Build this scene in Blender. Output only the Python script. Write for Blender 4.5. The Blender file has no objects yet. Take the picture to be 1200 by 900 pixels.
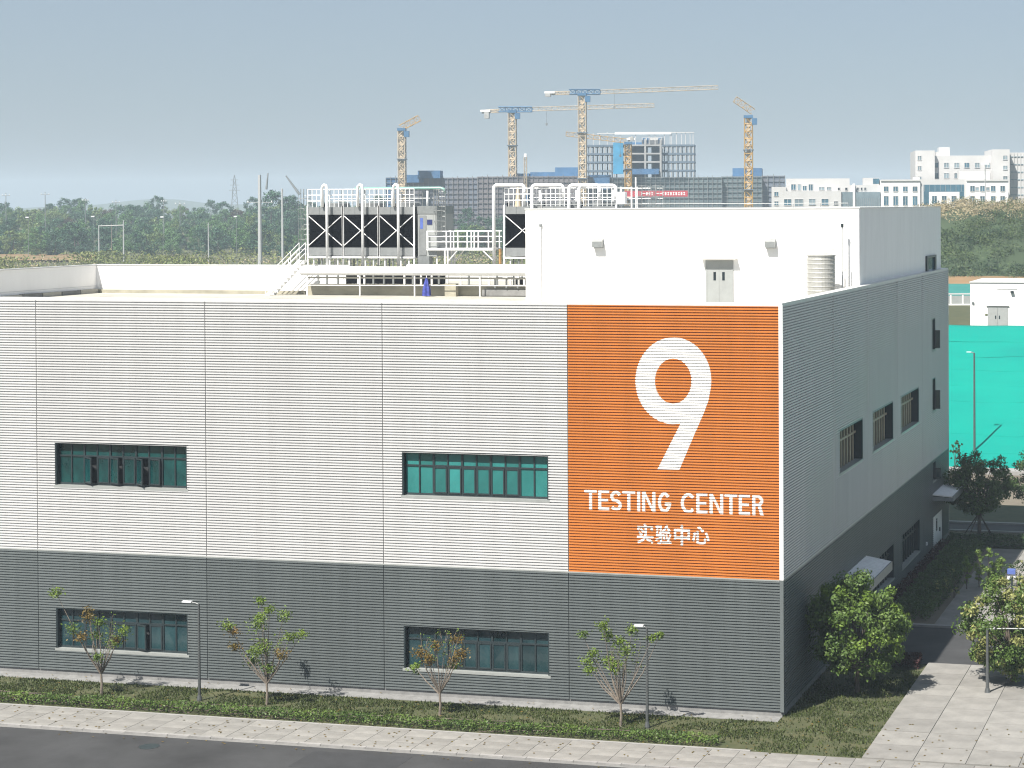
import bpy, bmesh, math, random
from mathutils import Vector, Matrix, noise
random.seed(7)
R = math.radians
SC = bpy.context.scene
COL = SC.collection

# ------------------------------------------------------------------ camera
CAM = Vector((19.84693, -83.15926, 22.29935))
YAW, PITCH, ROLL, FPX = -0.23533, -0.01312, -0.00394, 2310.95
PX, PY = 912.3, 270.5                       # principal point of the cropped photograph (1200 x 900)
_f = Vector((math.sin(YAW)*math.cos(PITCH), math.cos(YAW)*math.cos(PITCH), math.sin(PITCH)))
_r = Vector((math.cos(YAW), -math.sin(YAW), 0)); _u = _r.cross(_f)
CR = math.cos(ROLL)*_r + math.sin(ROLL)*_u
CU = -math.sin(ROLL)*_r + math.cos(ROLL)*_u
CF = _f
cd = bpy.data.cameras.new('camera'); cam = bpy.data.objects.new('camera', cd); COL.objects.link(cam)
cam.matrix_world = Matrix(((CR.x, CU.x, -CF.x, CAM.x), (CR.y, CU.y, -CF.y, CAM.y), (CR.z, CU.z, -CF.z, CAM.z), (0, 0, 0, 1)))
cd.sensor_fit = 'HORIZONTAL'; cd.sensor_width = 36; cd.lens = 36*FPX/1200
cd.shift_x = (600-PX)/1200; cd.shift_y = -(450-PY)/1200
cd.clip_start = 1; cd.clip_end = 12000
SC.camera = cam

# ------------------------------------------------------------------ light
SUN_EL, SUN_AZ = R(54.5), R(22)             # sun in front of the facade and to its left
w = bpy.data.worlds.new('World'); SC.world = w; w.use_nodes = True
nt = w.node_tree; bg = nt.nodes['Background']
sky = nt.nodes.new('ShaderNodeTexSky'); sky.sky_type = 'NISHITA'; sky.sun_disc = False
sky.sun_elevation = SUN_EL; sky.sun_rotation = math.pi + SUN_AZ
sky.air_density = 1.0; sky.dust_density = 1.5; sky.ozone_density = 4.5; sky.altitude = 20
mxs = nt.nodes.new('ShaderNodeMix'); mxs.data_type = 'RGBA'; mxs.inputs[0].default_value = .65      # an even veil of summer haze over the clear sky
nt.links.new(sky.outputs[0], mxs.inputs[6]); mxs.inputs[7].default_value = (3.35, 3.95, 4.6, 1)
nt.links.new(mxs.outputs[2], bg.inputs[0]); bg.inputs[1].default_value = 0.056
sl = bpy.data.lights.new('sun', 'SUN'); sl.energy = 5.0; sl.angle = R(0.5); sl.color = (1, .95, .88)
so = bpy.data.objects.new('sun', sl); COL.objects.link(so)
sdir = Vector((-math.sin(SUN_AZ)*math.cos(SUN_EL), -math.cos(SUN_AZ)*math.cos(SUN_EL), math.sin(SUN_EL)))
so.rotation_euler = sdir.to_track_quat('Z', 'Y').to_euler(); so.location = (-40, -60, 90)
vs = SC.view_settings; vs.view_transform = 'Standard'; vs.look = 'None'; vs.exposure = 1.08; vs.gamma = 1
SC.cycles.volume_step_rate = 1; SC.cycles.max_bounces = 8; SC.cycles.volume_bounces = 1
SC.cycles.transparent_max_bounces = 16; SC.cycles.filter_width = 1.15

# ------------------------------------------------------------------ helpers
def ray(x, y): return (CF*FPX + CR*(x-PX) + CU*(PY-y))
def onY(x, y, Y): d = ray(x, y); return CAM + d*((Y-CAM.y)/d.y)
def onX(x, y, X): d = ray(x, y); return CAM + d*((X-CAM.x)/d.x)
def onZ(x, y, Z): d = ray(x, y); return CAM + d*((Z-CAM.z)/d.z)
def at(x, y, D): return CAM + ray(x, y)*(D/FPX)

class MB:
    def __init__(s): s.v = []; s.f = []
    def add(s, vs, fs):
        b = len(s.v); s.v += [tuple(p) for p in vs]; s.f += [tuple(i+b for i in f) for f in fs]
    def quad(s, *p): s.add(p, [tuple(range(len(p)))])
    def box(s, x0, x1, y0, y1, z0, z1):
        s.add([(x0,y0,z0),(x1,y0,z0),(x1,y1,z0),(x0,y1,z0),(x0,y0,z1),(x1,y0,z1),(x1,y1,z1),(x0,y1,z1)],
              [(3,2,1,0),(4,5,6,7),(0,1,5,4),(1,2,6,5),(2,3,7,6),(3,0,4,7)]); return s
    def tube(s, pts, r, n=6, cap=True):
        pts = [Vector(p) for p in pts]; m = len(pts)
        rs = r if isinstance(r, (list, tuple)) else [r]*m
        rings = []; ref = None
        for i, p in enumerate(pts):
            t = (pts[min(i+1, m-1)]-pts[max(i-1, 0)]).normalized()
            if ref is None: ref = Vector((0, 0, 1)) if abs(t.z) < .9 else Vector((1, 0, 0))
            a = t.cross(ref)
            if a.length < 1e-4: a = t.cross(Vector((0, 1, 0)))
            a.normalize(); b = t.cross(a); ref = a.cross(t)
            rings.append([p + (a*math.cos(2*math.pi*k/n) + b*math.sin(2*math.pi*k/n))*rs[i] for k in range(n)])
        vs = [q for g in rings for q in g]; fs = []
        for i in range(m-1):
            for k in range(n):
                fs.append((i*n+k, (i+1)*n+k, (i+1)*n+(k+1) % n, i*n+(k+1) % n))
        if cap: fs += [tuple(range(n)), tuple((m-1)*n+k for k in reversed(range(n)))]
        s.add(vs, fs); return s
    def bar(s, a, b, w=.05, d=None):
        return s.tube([a, b], w*.7071, 4)
    def lathe(s, prof, n=16, c=(0, 0, 0)):
        vs = []; fs = []
        for (r, z) in prof:
            for k in range(n): vs.append((c[0]+r*math.cos(2*math.pi*k/n), c[1]+r*math.sin(2*math.pi*k/n), c[2]+z))
        for i in range(len(prof)-1):
            for k in range(n): fs.append((i*n+k, i*n+(k+1) % n, (i+1)*n+(k+1) % n, (i+1)*n+k))
        fs += [tuple(reversed(range(n))), tuple((len(prof)-1)*n+k for k in range(n))]
        s.add(vs, fs); return s
    def prism(s, poly, z0, z1):
        n = len(poly); s.add([(x, y, z0) for x, y in poly]+[(x, y, z1) for x, y in poly],
              [tuple(reversed(range(n))), tuple(range(n, 2*n))]+[(i, (i+1) % n, n+(i+1) % n, n+i) for i in range(n)]); return s
    def mesh(s, name, m, smooth=False):
        me = bpy.data.meshes.new(name); me.from_pydata(s.v, [], s.f); me.materials.append(m)
        if smooth: me.polygons.foreach_set('use_smooth', [True]*len(me.polygons))
        me.update(); return me
    def build(s, name, m, parent=None, loc=(0, 0, 0), rz=0, smooth=False):
        return link(name, s.mesh(name, m, smooth), parent, loc, rz)

def link(name, me, parent=None, loc=(0, 0, 0), rz=0):
    o = bpy.data.objects.new(name, me); COL.objects.link(o)
    o.location = loc; o.rotation_euler = (0, 0, rz)
    if parent is not None: o.parent = parent
    return o
def tag(o, label=None, cat=None, group=None, kind=None):
    if label: o['label'] = label
    if cat: o['category'] = cat
    if group: o['group'] = group
    if kind: o['kind'] = kind
    return o
def thing(name, label, cat, loc=(0, 0, 0), rz=0, group=None):
    o = bpy.data.objects.new(name, None); COL.objects.link(o); o.empty_display_size = .3
    o.location = loc; o.rotation_euler = (0, 0, rz)
    return tag(o, label, cat, group)
def copy_tree(o, parent=None):
    c = o.copy(); COL.objects.link(c)
    if parent is not None: c.parent = parent
    for ch in list(o.children): copy_tree(ch, c)
    return c

# ------------------------------------------------------------------ materials
def mat(name, col, rough=.6, metal=0.0, var=.12, scale=3.0, stretch=(1, 1, 1), bump=0.0, bscale=30, spec=.5, col2=None, isl=0.0, orand=0.0):
    m = bpy.data.materials.new(name); m.use_nodes = True; t = m.node_tree; L = t.links
    b = t.nodes['Principled BSDF']; b.inputs['Roughness'].default_value = rough; b.inputs['Metallic'].default_value = metal
    b.inputs['Specular IOR Level'].default_value = spec
    tc = t.nodes.new('ShaderNodeTexCoord'); mp = t.nodes.new('ShaderNodeMapping'); L.new(tc.outputs['Object'], mp.inputs[0])
    mp.inputs['Scale'].default_value = stretch
    nz = t.nodes.new('ShaderNodeTexNoise'); nz.inputs['Scale'].default_value = scale; nz.inputs['Detail'].default_value = 6
    nz.inputs['Roughness'].default_value = .65
    L.new(mp.outputs[0], nz.inputs['Vector'])
    rp = t.nodes.new('ShaderNodeValToRGB'); L.new(nz.outputs['Fac'], rp.inputs[0])
    c2 = col2 or tuple(c*(1-var*2.2) for c in col)
    rp.color_ramp.elements[0].position = .32; rp.color_ramp.elements[0].color = (*c2, 1)
    rp.color_ramp.elements[1].position = .66; rp.color_ramp.elements[1].color = (*col, 1)
    out = rp.outputs[0]
    if isl:
        g = t.nodes.new('ShaderNodeNewGeometry'); hs = t.nodes.new('ShaderNodeHueSaturation')
        mr = t.nodes.new('ShaderNodeMapRange'); L.new(g.outputs['Random Per Island'], mr.inputs[0])
        mr.inputs[3].default_value = 1-isl; mr.inputs[4].default_value = 1+isl
        L.new(mr.outputs[0], hs.inputs['Value']); L.new(out, hs.inputs['Color']); out = hs.outputs[0]
    if orand:
        oi = t.nodes.new('ShaderNodeObjectInfo'); hs = t.nodes.new('ShaderNodeHueSaturation'); mr = t.nodes.new('ShaderNodeMapRange')
        L.new(oi.outputs['Random'], mr.inputs[0]); mr.inputs[3].default_value = 1-orand; mr.inputs[4].default_value = 1+orand
        L.new(mr.outputs[0], hs.inputs['Value']); L.new(out, hs.inputs['Color']); out = hs.outputs[0]
    L.new(out, b.inputs['Base Color'])
    if bump:
        n2 = t.nodes.new('ShaderNodeTexNoise'); n2.inputs['Scale'].default_value = bscale; n2.inputs['Detail'].default_value = 5
        L.new(tc.outputs['Object'], n2.inputs['Vector'])
        bp = t.nodes.new('ShaderNodeBump'); bp.inputs['Strength'].default_value = bump; L.new(n2.outputs['Fac'], bp.inputs['Height'])
        L.new(bp.outputs[0], b.inputs['Normal'])
    return m
def leafmat(name, c1, c2, trans=.25, isl=.35, scale=.8):
    m = mat(name, c1, .55, 0, 0, scale, col2=c2, isl=isl, spec=.35)
    t = m.node_tree; b = t.nodes['Principled BSDF']; tr = t.nodes.new('ShaderNodeBsdfTranslucent'); mx = t.nodes.new('ShaderNodeMixShader')
    src = b.inputs['Base Color'].links[0].from_socket; t.links.new(src, tr.inputs[0])
    mx.inputs[0].default_value = trans; t.links.new(b.outputs[0], mx.inputs[1]); t.links.new(tr.outputs[0], mx.inputs[2])
    t.links.new(mx.outputs[0], t.nodes['Material Output'].inputs[0]); return m
M = {}
M['clad'] = mat('light_cladding', (0.53, 0.527, 0.52), .5, .04, .04, 1.0, (1.6, 1.6, .10), spec=.4, orand=.035)
M['clad_side'] = M['clad']
M['dark'] = mat('dark_cladding', (.124, .140, .140), .42, .05, .08, 1.0, (1.6, 1.6, .10), spec=.4, orand=.06)
M['orange'] = mat('orange_cladding', (0.50, 0.165, 0.034), .45, 0, .06, .8, (1.2, 1.2, .12), spec=.35)
M['paint'] = mat('sign_paint', (.8, .79, .77), .5, 0, .03, 2)
M['white'] = mat('white_render', (.86, .85, .835), .75, 0, .03, .8, (1.2, 1.2, .35))
M['wsteel'] = mat('white_steel', (.82, .82, .81), .4, 0, .05, 4)
M['cap'] = mat('cap_flashing', (0.544, 0.552, 0.544), .35, .0, .06, 2)
M['gray'] = mat('grey_steel', (0.24, 0.255, 0.255), .4, .3, .1, 4)
M['dgray'] = mat('dark_frame', (.03, .042, .046), .35, .2, .1, 4)
M['joint'] = mat('joint_seal', (.05, .055, .055), .7)
M['inner'] = mat('inner_wall', (.025, .027, .03), .9)  # near-black, so the shade of the rooms lies in the colour
M['plinth'] = mat('concrete_plinth', (0.2088, 0.2088, 0.203), .85, 0, .15, 2, bump=.2)
M['roof'] = mat('roof_screed', (0.392, 0.378, 0.329), .85, 0, .14, .35, bump=.1)
M['upstand'] = mat('stained_concrete', (0.3536, 0.3332, 0.2584), .85, 0, .16, .8, (1, 1, 2), bump=.15)
M['galv'] = mat('galvanised', (0.375, 0.39, 0.3825), .38, .65, .1, 3)
M['fascia'] = mat('tower_casing', (0.282, 0.294, 0.294), .42, .4, .1, 2)
M['tank'] = mat('tank_steel', (.40, .40, .375), .5, .3, .08, 3)
M['black'] = mat('tower_fill', (.004, .005, .008), .7, 0, .2, 6, spec=.1)
M['teal'] = mat('teal_pipe', (0.21, 0.364, 0.322), .4, 0, .08, 4)
M['sill'] = mat('sill_metal', (0.324, 0.3384, 0.324), .4, .2, .06, 3)
M['tan'] = mat('tan_mullion', (0.3024, 0.252, 0.1728), .5, 0, .1, 4)
M['door'] = mat('grey_door', (0.3024, 0.3168, 0.3096), .45, 0, .05, 2)
M['wdoor'] = mat('white_door', (.74, .75, .74), .45, 0, .05, 2)
M['blue'] = mat('blue_cloth', (.05, .07, .36), .7, 0, .3, 6)
M['rust'] = mat('rusty_wrap', (.45, .27, .10), .8, 0, .2, 8)
def glass(name, c, rough=.06, c2=None, scale=.6, spec=.6):
    return mat(name, c, rough, 0, .25, scale, (1, 1, .7), spec=spec, col2=c2, orand=.28)
M['g_teal'] = glass('teal_reflection_glass', (0.0275, 0.1815, 0.1705), .08, (0.0165, 0.121, 0.1155))  # tinted glass with the turquoise reflection put into its base colour
M['g_dteal'] = glass('dark_teal_glass', (0.0066, 0.066, 0.06325), .05, (0.00275, 0.0165, 0.01925), .9)
M['g_blue'] = glass('blue_grey_glass', (0.01925, 0.0495, 0.055), .05, (0.0066, 0.01925, 0.02475), .7)
M['g_dark'] = glass('dark_glass', (.02, .03, .035), .05, (.008, .012, .016))
M['g_sky'] = glass('sky_glass', (0.0432, 0.1152, 0.1584), .1, (0.0216, 0.0648, 0.0936))
M['g_pale'] = glass('pale_glass', (0.2016, 0.2592, 0.288), .15, (0.144, 0.1944, 0.216))
M['asphalt'] = mat('asphalt', (0.039, 0.03975, 0.04125), .85, 0, .3, .22, bump=.35, bscale=60)
M['pave'] = mat('pale_paving', (0.2088, 0.203, 0.1885), .85, 0, .1, .5, bump=.15)
M['kerb'] = mat('kerb_stone', (0.2668, 0.261, 0.2494), .8, 0, .1, 3, bump=.15)
M['grass'] = mat('lawn', (0.062, 0.062, 0.024), .9, 0, .25, .9, bump=.6, bscale=25, col2=(0.03025, 0.04125, 0.0121))
M['field'] = mat('rough_field', (0.0715, 0.0715, 0.03025), .95, 0, .3, .05, bump=.4, bscale=.6, col2=(0.04125, 0.0495, 0.01925))
M['dryfield'] = mat('dry_field', (0.23, 0.135, 0.06), .95, 0, .3, .06, bump=.4, bscale=.6, col2=(0.099, 0.0825, 0.033))
M['dirt'] = mat('bare_earth', (0.1485, 0.1265, 0.0935), .95, 0, .2, .15, bump=.3, bscale=4)
M['hillm'] = mat('far_hill', (.05, .07, .05), .95, 0, .2, .01)
M['net'] = mat('green_dust_net', (0, 0.21, 0.165), .9, 0, .14, .12, (.35, 1, 1), bump=.35, bscale=1.2, col2=(0, 0.165, 0.142), spec=.15)
M['net2'] = mat('pale_dust_net', (0.0174, 0.174, 0.1508), .7, 0, .12, .2, bump=.3, bscale=1)
M['bark'] = mat('bark', (0.1008, 0.0792, 0.0612), .9, 0, .25, 6, bump=.4)
M['barkp'] = mat('pale_bark', (0.216, 0.18, 0.144), .9, 0, .25, 6, bump=.3)
M['pole'] = mat('pole_grey', (0.1152, 0.1224, 0.1224), .45, .4, .1, 4)
M['polew'] = mat('pole_pale', (0.4464, 0.4536, 0.4464), .5, .2, .08, 4)
M['lampw'] = mat('lamp_head', (.72, .73, .74), .4)
M['lampb'] = mat('lamp_panel_blue', (.10, .15, .42), .3)
M['cy'] = mat('crane_yellow', (0.4464, 0.2592, 0.0504), .5, 0, .12, .5)
M['cy2'] = mat('crane_cream', (0.495, 0.405, 0.285), .5, 0, .1, .5)
M['cb'] = mat('crane_blue', (0.04, 0.136, 0.264), .5, 0, .15, .8)
M['cw'] = mat('counterweight', (0.374, 0.374, 0.3604), .7, 0, .15, .8)
M['bnet'] = mat('blue_net', (0.04488, 0.1414, 0.2917), .8, 0, .2, .15, (1, 1, .4))
M['gnet'] = mat('grey_net', (0.1102, 0.1333, 0.1741), .85, 0, .22, .10, (1, 1, .35), col2=(0.1156, 0.0952, 0.0918))
M['pnet'] = mat('brown_net', (0.1605, 0.1428, 0.1476), .85, 0, .2, .10, (1, 1, .35), col2=(0.0884, 0.0918, 0.1088))
M['grnet'] = mat('green_grey_net', (0.1108, 0.1469, 0.153), .85, 0, .2, .09, (1, 1, .5), col2=(0.0578, 0.0884, 0.102))
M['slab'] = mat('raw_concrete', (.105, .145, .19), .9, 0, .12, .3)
M['conc'] = mat('pale_concrete', (0.3128, 0.3128, 0.306), .9, 0, .1, .3)
M['scaf'] = mat('scaffold_pipe', (0.204, 0.1904, 0.1836), .6, .3)
M['red'] = mat('red_banner', (0.4216, 0.0272, 0.0408), .7, 0, .08, .5)
M['hw'] = mat('pale_wall_tile', (.47, .465, .455), .8, 0, .05, .2)
M['ww'] = mat('bright_wall', (.72, .71, .69), .75, 0, .03, .3)
M['leafA'] = leafmat('leaf_mid', (0.09963, 0.1531, 0.02592), (0.05265, 0.09963, 0.02106))
M['leafY'] = leafmat('leaf_yellowish', (0.126, 0.132, 0.027), (0.06, 0.084, 0.018))
M['leafB'] = leafmat('leaf_bright', (0.132, 0.192, 0.02025), (0.081, 0.1418, 0.02025))
M['leafR'] = leafmat('leaf_autumn', (.155, .095, .02), (.10, .085, .018))
M['leafD'] = leafmat('leaf_dark', (0.04416, 0.0816, 0.02208), (0.02784, 0.05568, 0.01728))
M['leafH'] = leafmat('leaf_hedge', (.075, .12, .032), (.045, .08, .022))
M['leafC'] = leafmat('leaf_fresh', (.15, .22, .04), (.09, .15, .03))
M['leafRed'] = leafmat('leaf_red', (0.054, 0.015, 0.015), (0.03, 0.018, 0.012))
M['leafP'] = leafmat('leaf_pale', (.27, .27, .095), (.16, .18, .055))
M['f1'] = leafmat('wood_green', (0.09283, 0.189, 0.05886), (0.04745, 0.1055, 0.03351), .15, .4, .25)
M['f2'] = leafmat('wood_dark', (0.04206, 0.109, 0.05951), (0.0246, 0.06334, 0.03191), .15, .4, .25)
M['f3'] = leafmat('wood_olive', (0.1568, 0.2221, 0.06883), (0.08768, 0.1276, 0.03532), .15, .4, .25)
M['f4'] = leafmat('wood_russet', (0.078, 0.045, 0.027), (0.042, 0.036, 0.018), .15, .4, .25)
M['plume'] = leafmat('plume_grass', (.38, .31, .19), (.24, .21, .12), .2, .3, .4)

# ------------------------------------------------------------------ corrugated cladding
PIT, DEP = 12.0/97, .075
PROF = [(0, 0), (.36, 0), (.40, 1), (.97, 1), (1, 0)]
def cdep(z):
    k = (z/PIT) % 1.0
    for (a, da), (b, db) in zip(PROF, PROF[1:]):
        if a <= k <= b: return DEP*(da+(db-da)*(k-a)/(b-a))
    return 0
def zbreaks(z0, z1):
    out = [z0]
    for i in range(int(z0/PIT)-1, int(z1/PIT)+2):
        for fr, _ in PROF[:-1]:
            z = (i+fr)*PIT
            if z0+1e-4 < z < z1-1e-4: out.append(z)
    return out+[z1]
def corr(mb, side, u0, u1, z0, z1):
    zs = zbreaks(z0, z1); vs = []
    for z in zs:
        d = cdep(z)
        vs += ([(d, u0, z), (d, u1, z)] if side else [(u0, -d, z), (u1, -d, z)])
    mb.add(vs, [(2*i, 2*i+1, 2*i+3, 2*i+2) for i in range(len(zs)-1)])
def panel(side, u0, u1, z0, z1, holes, m, parent):
    mb = MB(); g = .015; u0 += g; u1 -= g
    hs = [h for h in holes if h[0] < u1 and h[1] > u0 and h[2] < z1 and h[3] > z0]
    us = sorted({u0, u1} | {min(max(h[k], u0), u1) for h in hs for k in (0, 1)})
    for a, b in zip(us, us[1:]):
        if b-a < 1e-4: continue
        cur = z0
        for h in sorted([h for h in hs if h[0] < (a+b)/2 < h[1]], key=lambda h: h[2]):
            if h[2] > cur: corr(mb, side, a, b, cur, h[2])
            cur = max(cur, min(h[3], z1))
        if cur < z1: corr(mb, side, a, b, cur, z1)
    return mb.build('cladding_panel', m, parent)

# ------------------------------------------------------------------ THE FACTORY BUILDING
bld = thing('factory_building', 'corrugated grey and orange factory block with a white penthouse and a big number 9', 'building')
BX = [-54.33, -45.41, -36.50, -27.59, -18.67, -9.76, 0]
BY = [0, 10.77, 19.69, 28.60, 37.51, 48.06]
FW = [(-35.53, -28.58, 9.06, 11.12, 'ul'), (-17.73, -10.69, 9.10, 11.12, 'ur'), (-35.55, -28.60, 1.27, 3.24, 'll'), (-17.70, -10.69, 1.22, 3.20, 'lr'),
      (-53.4, -46.4, 9.06, 11.12, 'ul'), (-53.4, -46.4, 1.27, 3.24, 'll')]
SW = [(12.15, 18.1, 8.98, 11.12, 'w'), (21.0, 27.1, 8.98, 11.12, 'w'), (29.75, 36.0, 8.98, 11.12, 'w'),
      (29.9, 36.2, 1.05, 3.05, 'd'), (20.9, 27.2, 1.05, 3.05, 'd'),
      (41.3, 42.5, 12.95, 14.98, 'n'), (41.3, 42.5, 9.05, 11.15, 'n'), (41.4, 42.6, 4.55, 5.80, 'n'),
      (41.5, 45.1, .1, 2.25, 'door'), (12.3, 18.6, .1, 3.0, 'door2')]
fh = [h[:4] for h in FW]; sh = [h[:4] for h in SW]
for i in range(6):
    u0, u1 = BX[i], BX[i+1]
    if i == 5: u1 -= .07
    panel(0, u0, u1, 6.0, 17.9, fh, M['orange'] if i == 5 else M['clad'], bld)
    panel(0, u0, u1, .3, 5.94, fh, M['dark'], bld)
for i in range(5):
    u0, u1 = BY[i], BY[i+1]
    if i == 0: u0 += .05
    panel(1, u0, u1, 6.0, 17.9, sh, M['clad_side'], bld)
    panel(1, u0, u1, .3, 5.94, sh, M['dark'], bld)
# backing behind the joints, inner core
for x in BX[1:-1]: MB().box(x-.06, x+.06, .012, .05, .25, 17.9).build('joint_backing', M['joint'], bld)
for y in BY[1:-1]: MB().box(-.05, -.012, y-.06, y+.06, .25, 6).build('joint_backing', M['joint'], bld)
for y in BY[1:-1]: MB().box(-.01, DEP+.012, y-.035, y+.035, 6.03, 17.9).build('joint_strip', M['clad'], bld)
MB().box(-54.33, -.55, .55, 48.0, .0, 16.9).build('inner_wall', M['inner'], bld)
mb = MB(); mb.box(-54.33, -.003, -.003, .28, 0, .3); mb.box(-.28, .03, .05, 48.06, -.02, .297); mb.build('plinth', M['plinth'], bld)
mb = MB(); mb.box(-54.33, -.09, -DEP-.008, .02, 5.945, 6.005); mb.build('band_flashing', M['sill'], bld)
MB().box(-.02, DEP+.008, .09, 48.06, 5.945, 6.005).build('band_flashing', M['sill'], bld)
mb = MB(); mb.box(-.085, DEP+.012, -DEP-.012, .05, 6.0, 17.96); mb.build('corner_trim', M['wsteel'], bld)
MB().box(-.08, DEP+.009, -DEP-.009, .05, .25, 5.99).build('corner_trim', M['dark'], bld)
MB().box(-.05, DEP+.01, 48.06, 48.13, .0, 17.96).build('corner_trim', M['cap'], bld)
MB().box(-54.33, -.5, -.06, .42, 17.9, 18.03).build('parapet_cap', M['cap'], bld)
MB().box(-.5, .07, -.064, 48.12, 17.896, 18.034).build('parapet_cap', M['cap'], bld)
MB().box(-54.33, -.30, .05, .30, 16.8, 17.9).build('parapet_upstand', M['white'], bld)
MB().box(-.32, -.05, .05, 48.0, 16.8, 17.9).build('parapet_upstand', M['white'], bld)
MB().box(-54.3, -.3, .28, 48.0, 16.92, 17.0).build('roof_deck', M['roof'], bld)
MB().box(-54.33, -.05, 48.0, 48.1, 0, 17.9).build('rear_wall', M['clad'], bld)
MB().box(-54.4, -54.33, .0, 48.1, 0, 17.9).build('end_wall', M['clad'], bld)
# roof wall seen behind the left part of the front edge
MB().box(-50.15, -37.6, 26.4, 26.65, 17.0, 18.72).build('roof_wall', M['white'], bld)
MB().box(-37.6, -33.0, 26.4, 26.65, 17.0, 18.72).build('roof_wall', M['white'], bld)
MB().box(-50.4, -50.15, .5, 26.65, 17.0, 18.70).build('roof_wall', M['white'], bld)
MB().box(-50.45, -33.0, 26.36, 26.69, 18.72, 18.78).build('roof_wall_cap', M['cap'], bld)
MB().box(-50.45, -50.1, .45, 26.355, 18.70, 18.765).build('roof_wall_cap', M['cap'], bld)
MB().box(-50.1495, -50.142, .5, 26.38, 17.42, 17.45).build('flashing_strip', M['cap'], bld)
mb = MB(); mb.box(-50.14, -33.5, 26.2, 26.39, 17.0, 17.22); mb.build('roof_kerb', M['upstand'], bld)
for k in range(7):
    y = 12.6+k*1.95
    MB().box(-50.14, -49.86, y, y+1.85, 17.0, 17.26-.01*(k % 3)).build('roof_kerb_block', M['plinth'] if k % 2 else M['roof'], bld)
mb = MB(); mb.box(-35.4, -21.2, 25.5, 25.9, 17.0, 17.66); mb.build('equipment_plinth', M['upstand'], bld)
MB().box(-24.0, -21.2, 25.1, 25.48, 17.0, 17.4).build('equipment_plinth', M['plinth'], bld)

def window_front(x0, x1, z0, z1, kind):
    g = {'ul': 'g_dteal', 'ur': 'g_teal', 'll': 'g_blue', 'lr': 'g_blue'}[kind]
    d = .20
    mb = MB(); t = .06
    mb.box(x0-.05, x0+t, -.05, d+.1, z0-.02, z1+.04); mb.box(x1-t, x1+.05, -.05, d+.1, z0-.02, z1+.04)
    mb.box(x0+t, x1-t, -.048, d+.1, z1-t*.6, z1+.042)
    n = 10; w_ = (x1-x0-2*t)/n; zt = z0+.70*(z1-z0); zb = z0+.12
    for i in range(1, n):
        x = x0+t+i*w_; hw = .05 if i % 2 == 0 else .03
        mb.box(x-hw, x+hw, d-.05, d+.07, zb, z1-t*.6)
    mb.box(x0+t, x1-t, d-.043, d+.063, zt-.035, zt+.035)
    mb.box(x0+t, x1-t, d-.046, d+.066, zb-.06, zb+.04)
    fr = mb.build('window', M['dgray'], bld)
    MB().box(x0-.06, x1+.06, -.08, d-.05, z0-.06, z0+.06).build('sill', M['sill'], fr)
    for i in range(n):
        xa, xb = x0+t+i*w_+.03, x0+t+(i+1)*w_-.03
        MB().box(xa, xb, d, d+.012, zt+.03, z1-t*.6).build('pane', M[g], fr)
        if 2 <= i <= 7:
            s = MB(); ww = xb-xa; h0, h1 = zb+.05, zt-.04
            for (a, b, c, e) in ((0, .06, h0, h1), (ww-.06, ww, h0, h1), (.06, ww-.06, h0, h0+.06), (.06, ww-.06, h1-.06, h1)): s.box(a, b, -.03, .03, c, e)
            op = {'ul': {2: -30, 4: -22, 6: -33, 7: 14}, 'll': {6: -20}}.get(kind, {}).get(i, 0)
            left = op <= 0
            o = s.build('sash', M['dgray'], fr, (xa, d-.06, 0), R(op)) if left else s.build('sash', M['dgray'], fr, (xa-.0, d-.06, 0), R(-op*.6))
            MB().box(.05, ww-.05, -.006, .006, h0+.05, h1-.05).build('pane', M[g], o)
            if op: MB().box(xa, xb, d+.25, d+.26, zb, zt).build('room_shade_sheet', M['inner'], fr)  # dark sheet standing in for the room's shade behind an opened sash
        else:
            MB().box(xa, xb, d, d+.012, zb+.03, zt-.03).build('pane', M[g], fr)
    return fr
for a in FW: window_front(*a)

def window_side(y0, y1, z0, z1, kind):
    d = .36 if kind == 'w' else .26
    mb = MB(); t = .07
    mb.box(-d-.1, .05, y0-.05, y0+t, z0-.02, z1+.04); mb.box(-d-.1, .05, y1-t, y1+.05, z0-.02, z1+.04)
    mb.box(-d-.1, .048, y0+t, y1-t, z1-.05, z1+.042)
    mb.box(-d-.1, .046, y0+t, y1-t, z0-.03, z0+.02)
    fr = mb.build('window', M['dgray'], bld)
    MB().box(-d+.02, .09, y0-.06, y1+.06, z0-.07, z0+.035).build('sill', M['sill'], fr)
    n = 8 if kind in 'wd' else 2; w_ = (y1-y0-2*t)/n; zt = z0+.68*(z1-z0)
    m2 = M['tan'] if kind == 'w' else M['dgray']
    for i in range(1, n):
        y = y0+t+i*w_; MB().box(-d-.04, -d+.07, y-.09, y+.09, z0+.04, z1-.05).build('mullion', m2, fr)
    MB().box(-d-.034, -d+.076, y0+t, y1-t, zt-.05, zt+.05).build('transom', m2, fr)
    for i in range(n):
        ya, yb = y0+t+i*w_, y0+t+(i+1)*w_
        MB().box(-d-.012, -d, ya, yb, zt, z1-.05).build('pane', M['g_dark'], fr)
        MB().box(-d-.012, -d, ya, yb, z0+.03, zt).build('pane', M['g_dark'], fr)
    if kind == 'n':
        s = MB(); ww, h0, h1 = .34, z0+.1, z0+.62*(z1-z0)
        for (a, b, c, e) in ((0, .07, h0, h1), (ww-.07, ww, h0, h1), (.07, ww-.07, h0, h0+.07), (.07, ww-.07, h1-.07, h1)): s.box(a, b, -.03, .03, c, e)
        o = s.build('sash', M['dgray'], fr, (.05, y1-.1, 0), R(8))
        MB().box(.05, ww-.05, -.006, .006, h0+.05, h1-.05).build('pane', M['g_blue'], o)
for (a, b, c, d_, k) in SW:
    if k in 'wdn': window_side(a, b, c, d_, k)
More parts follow.
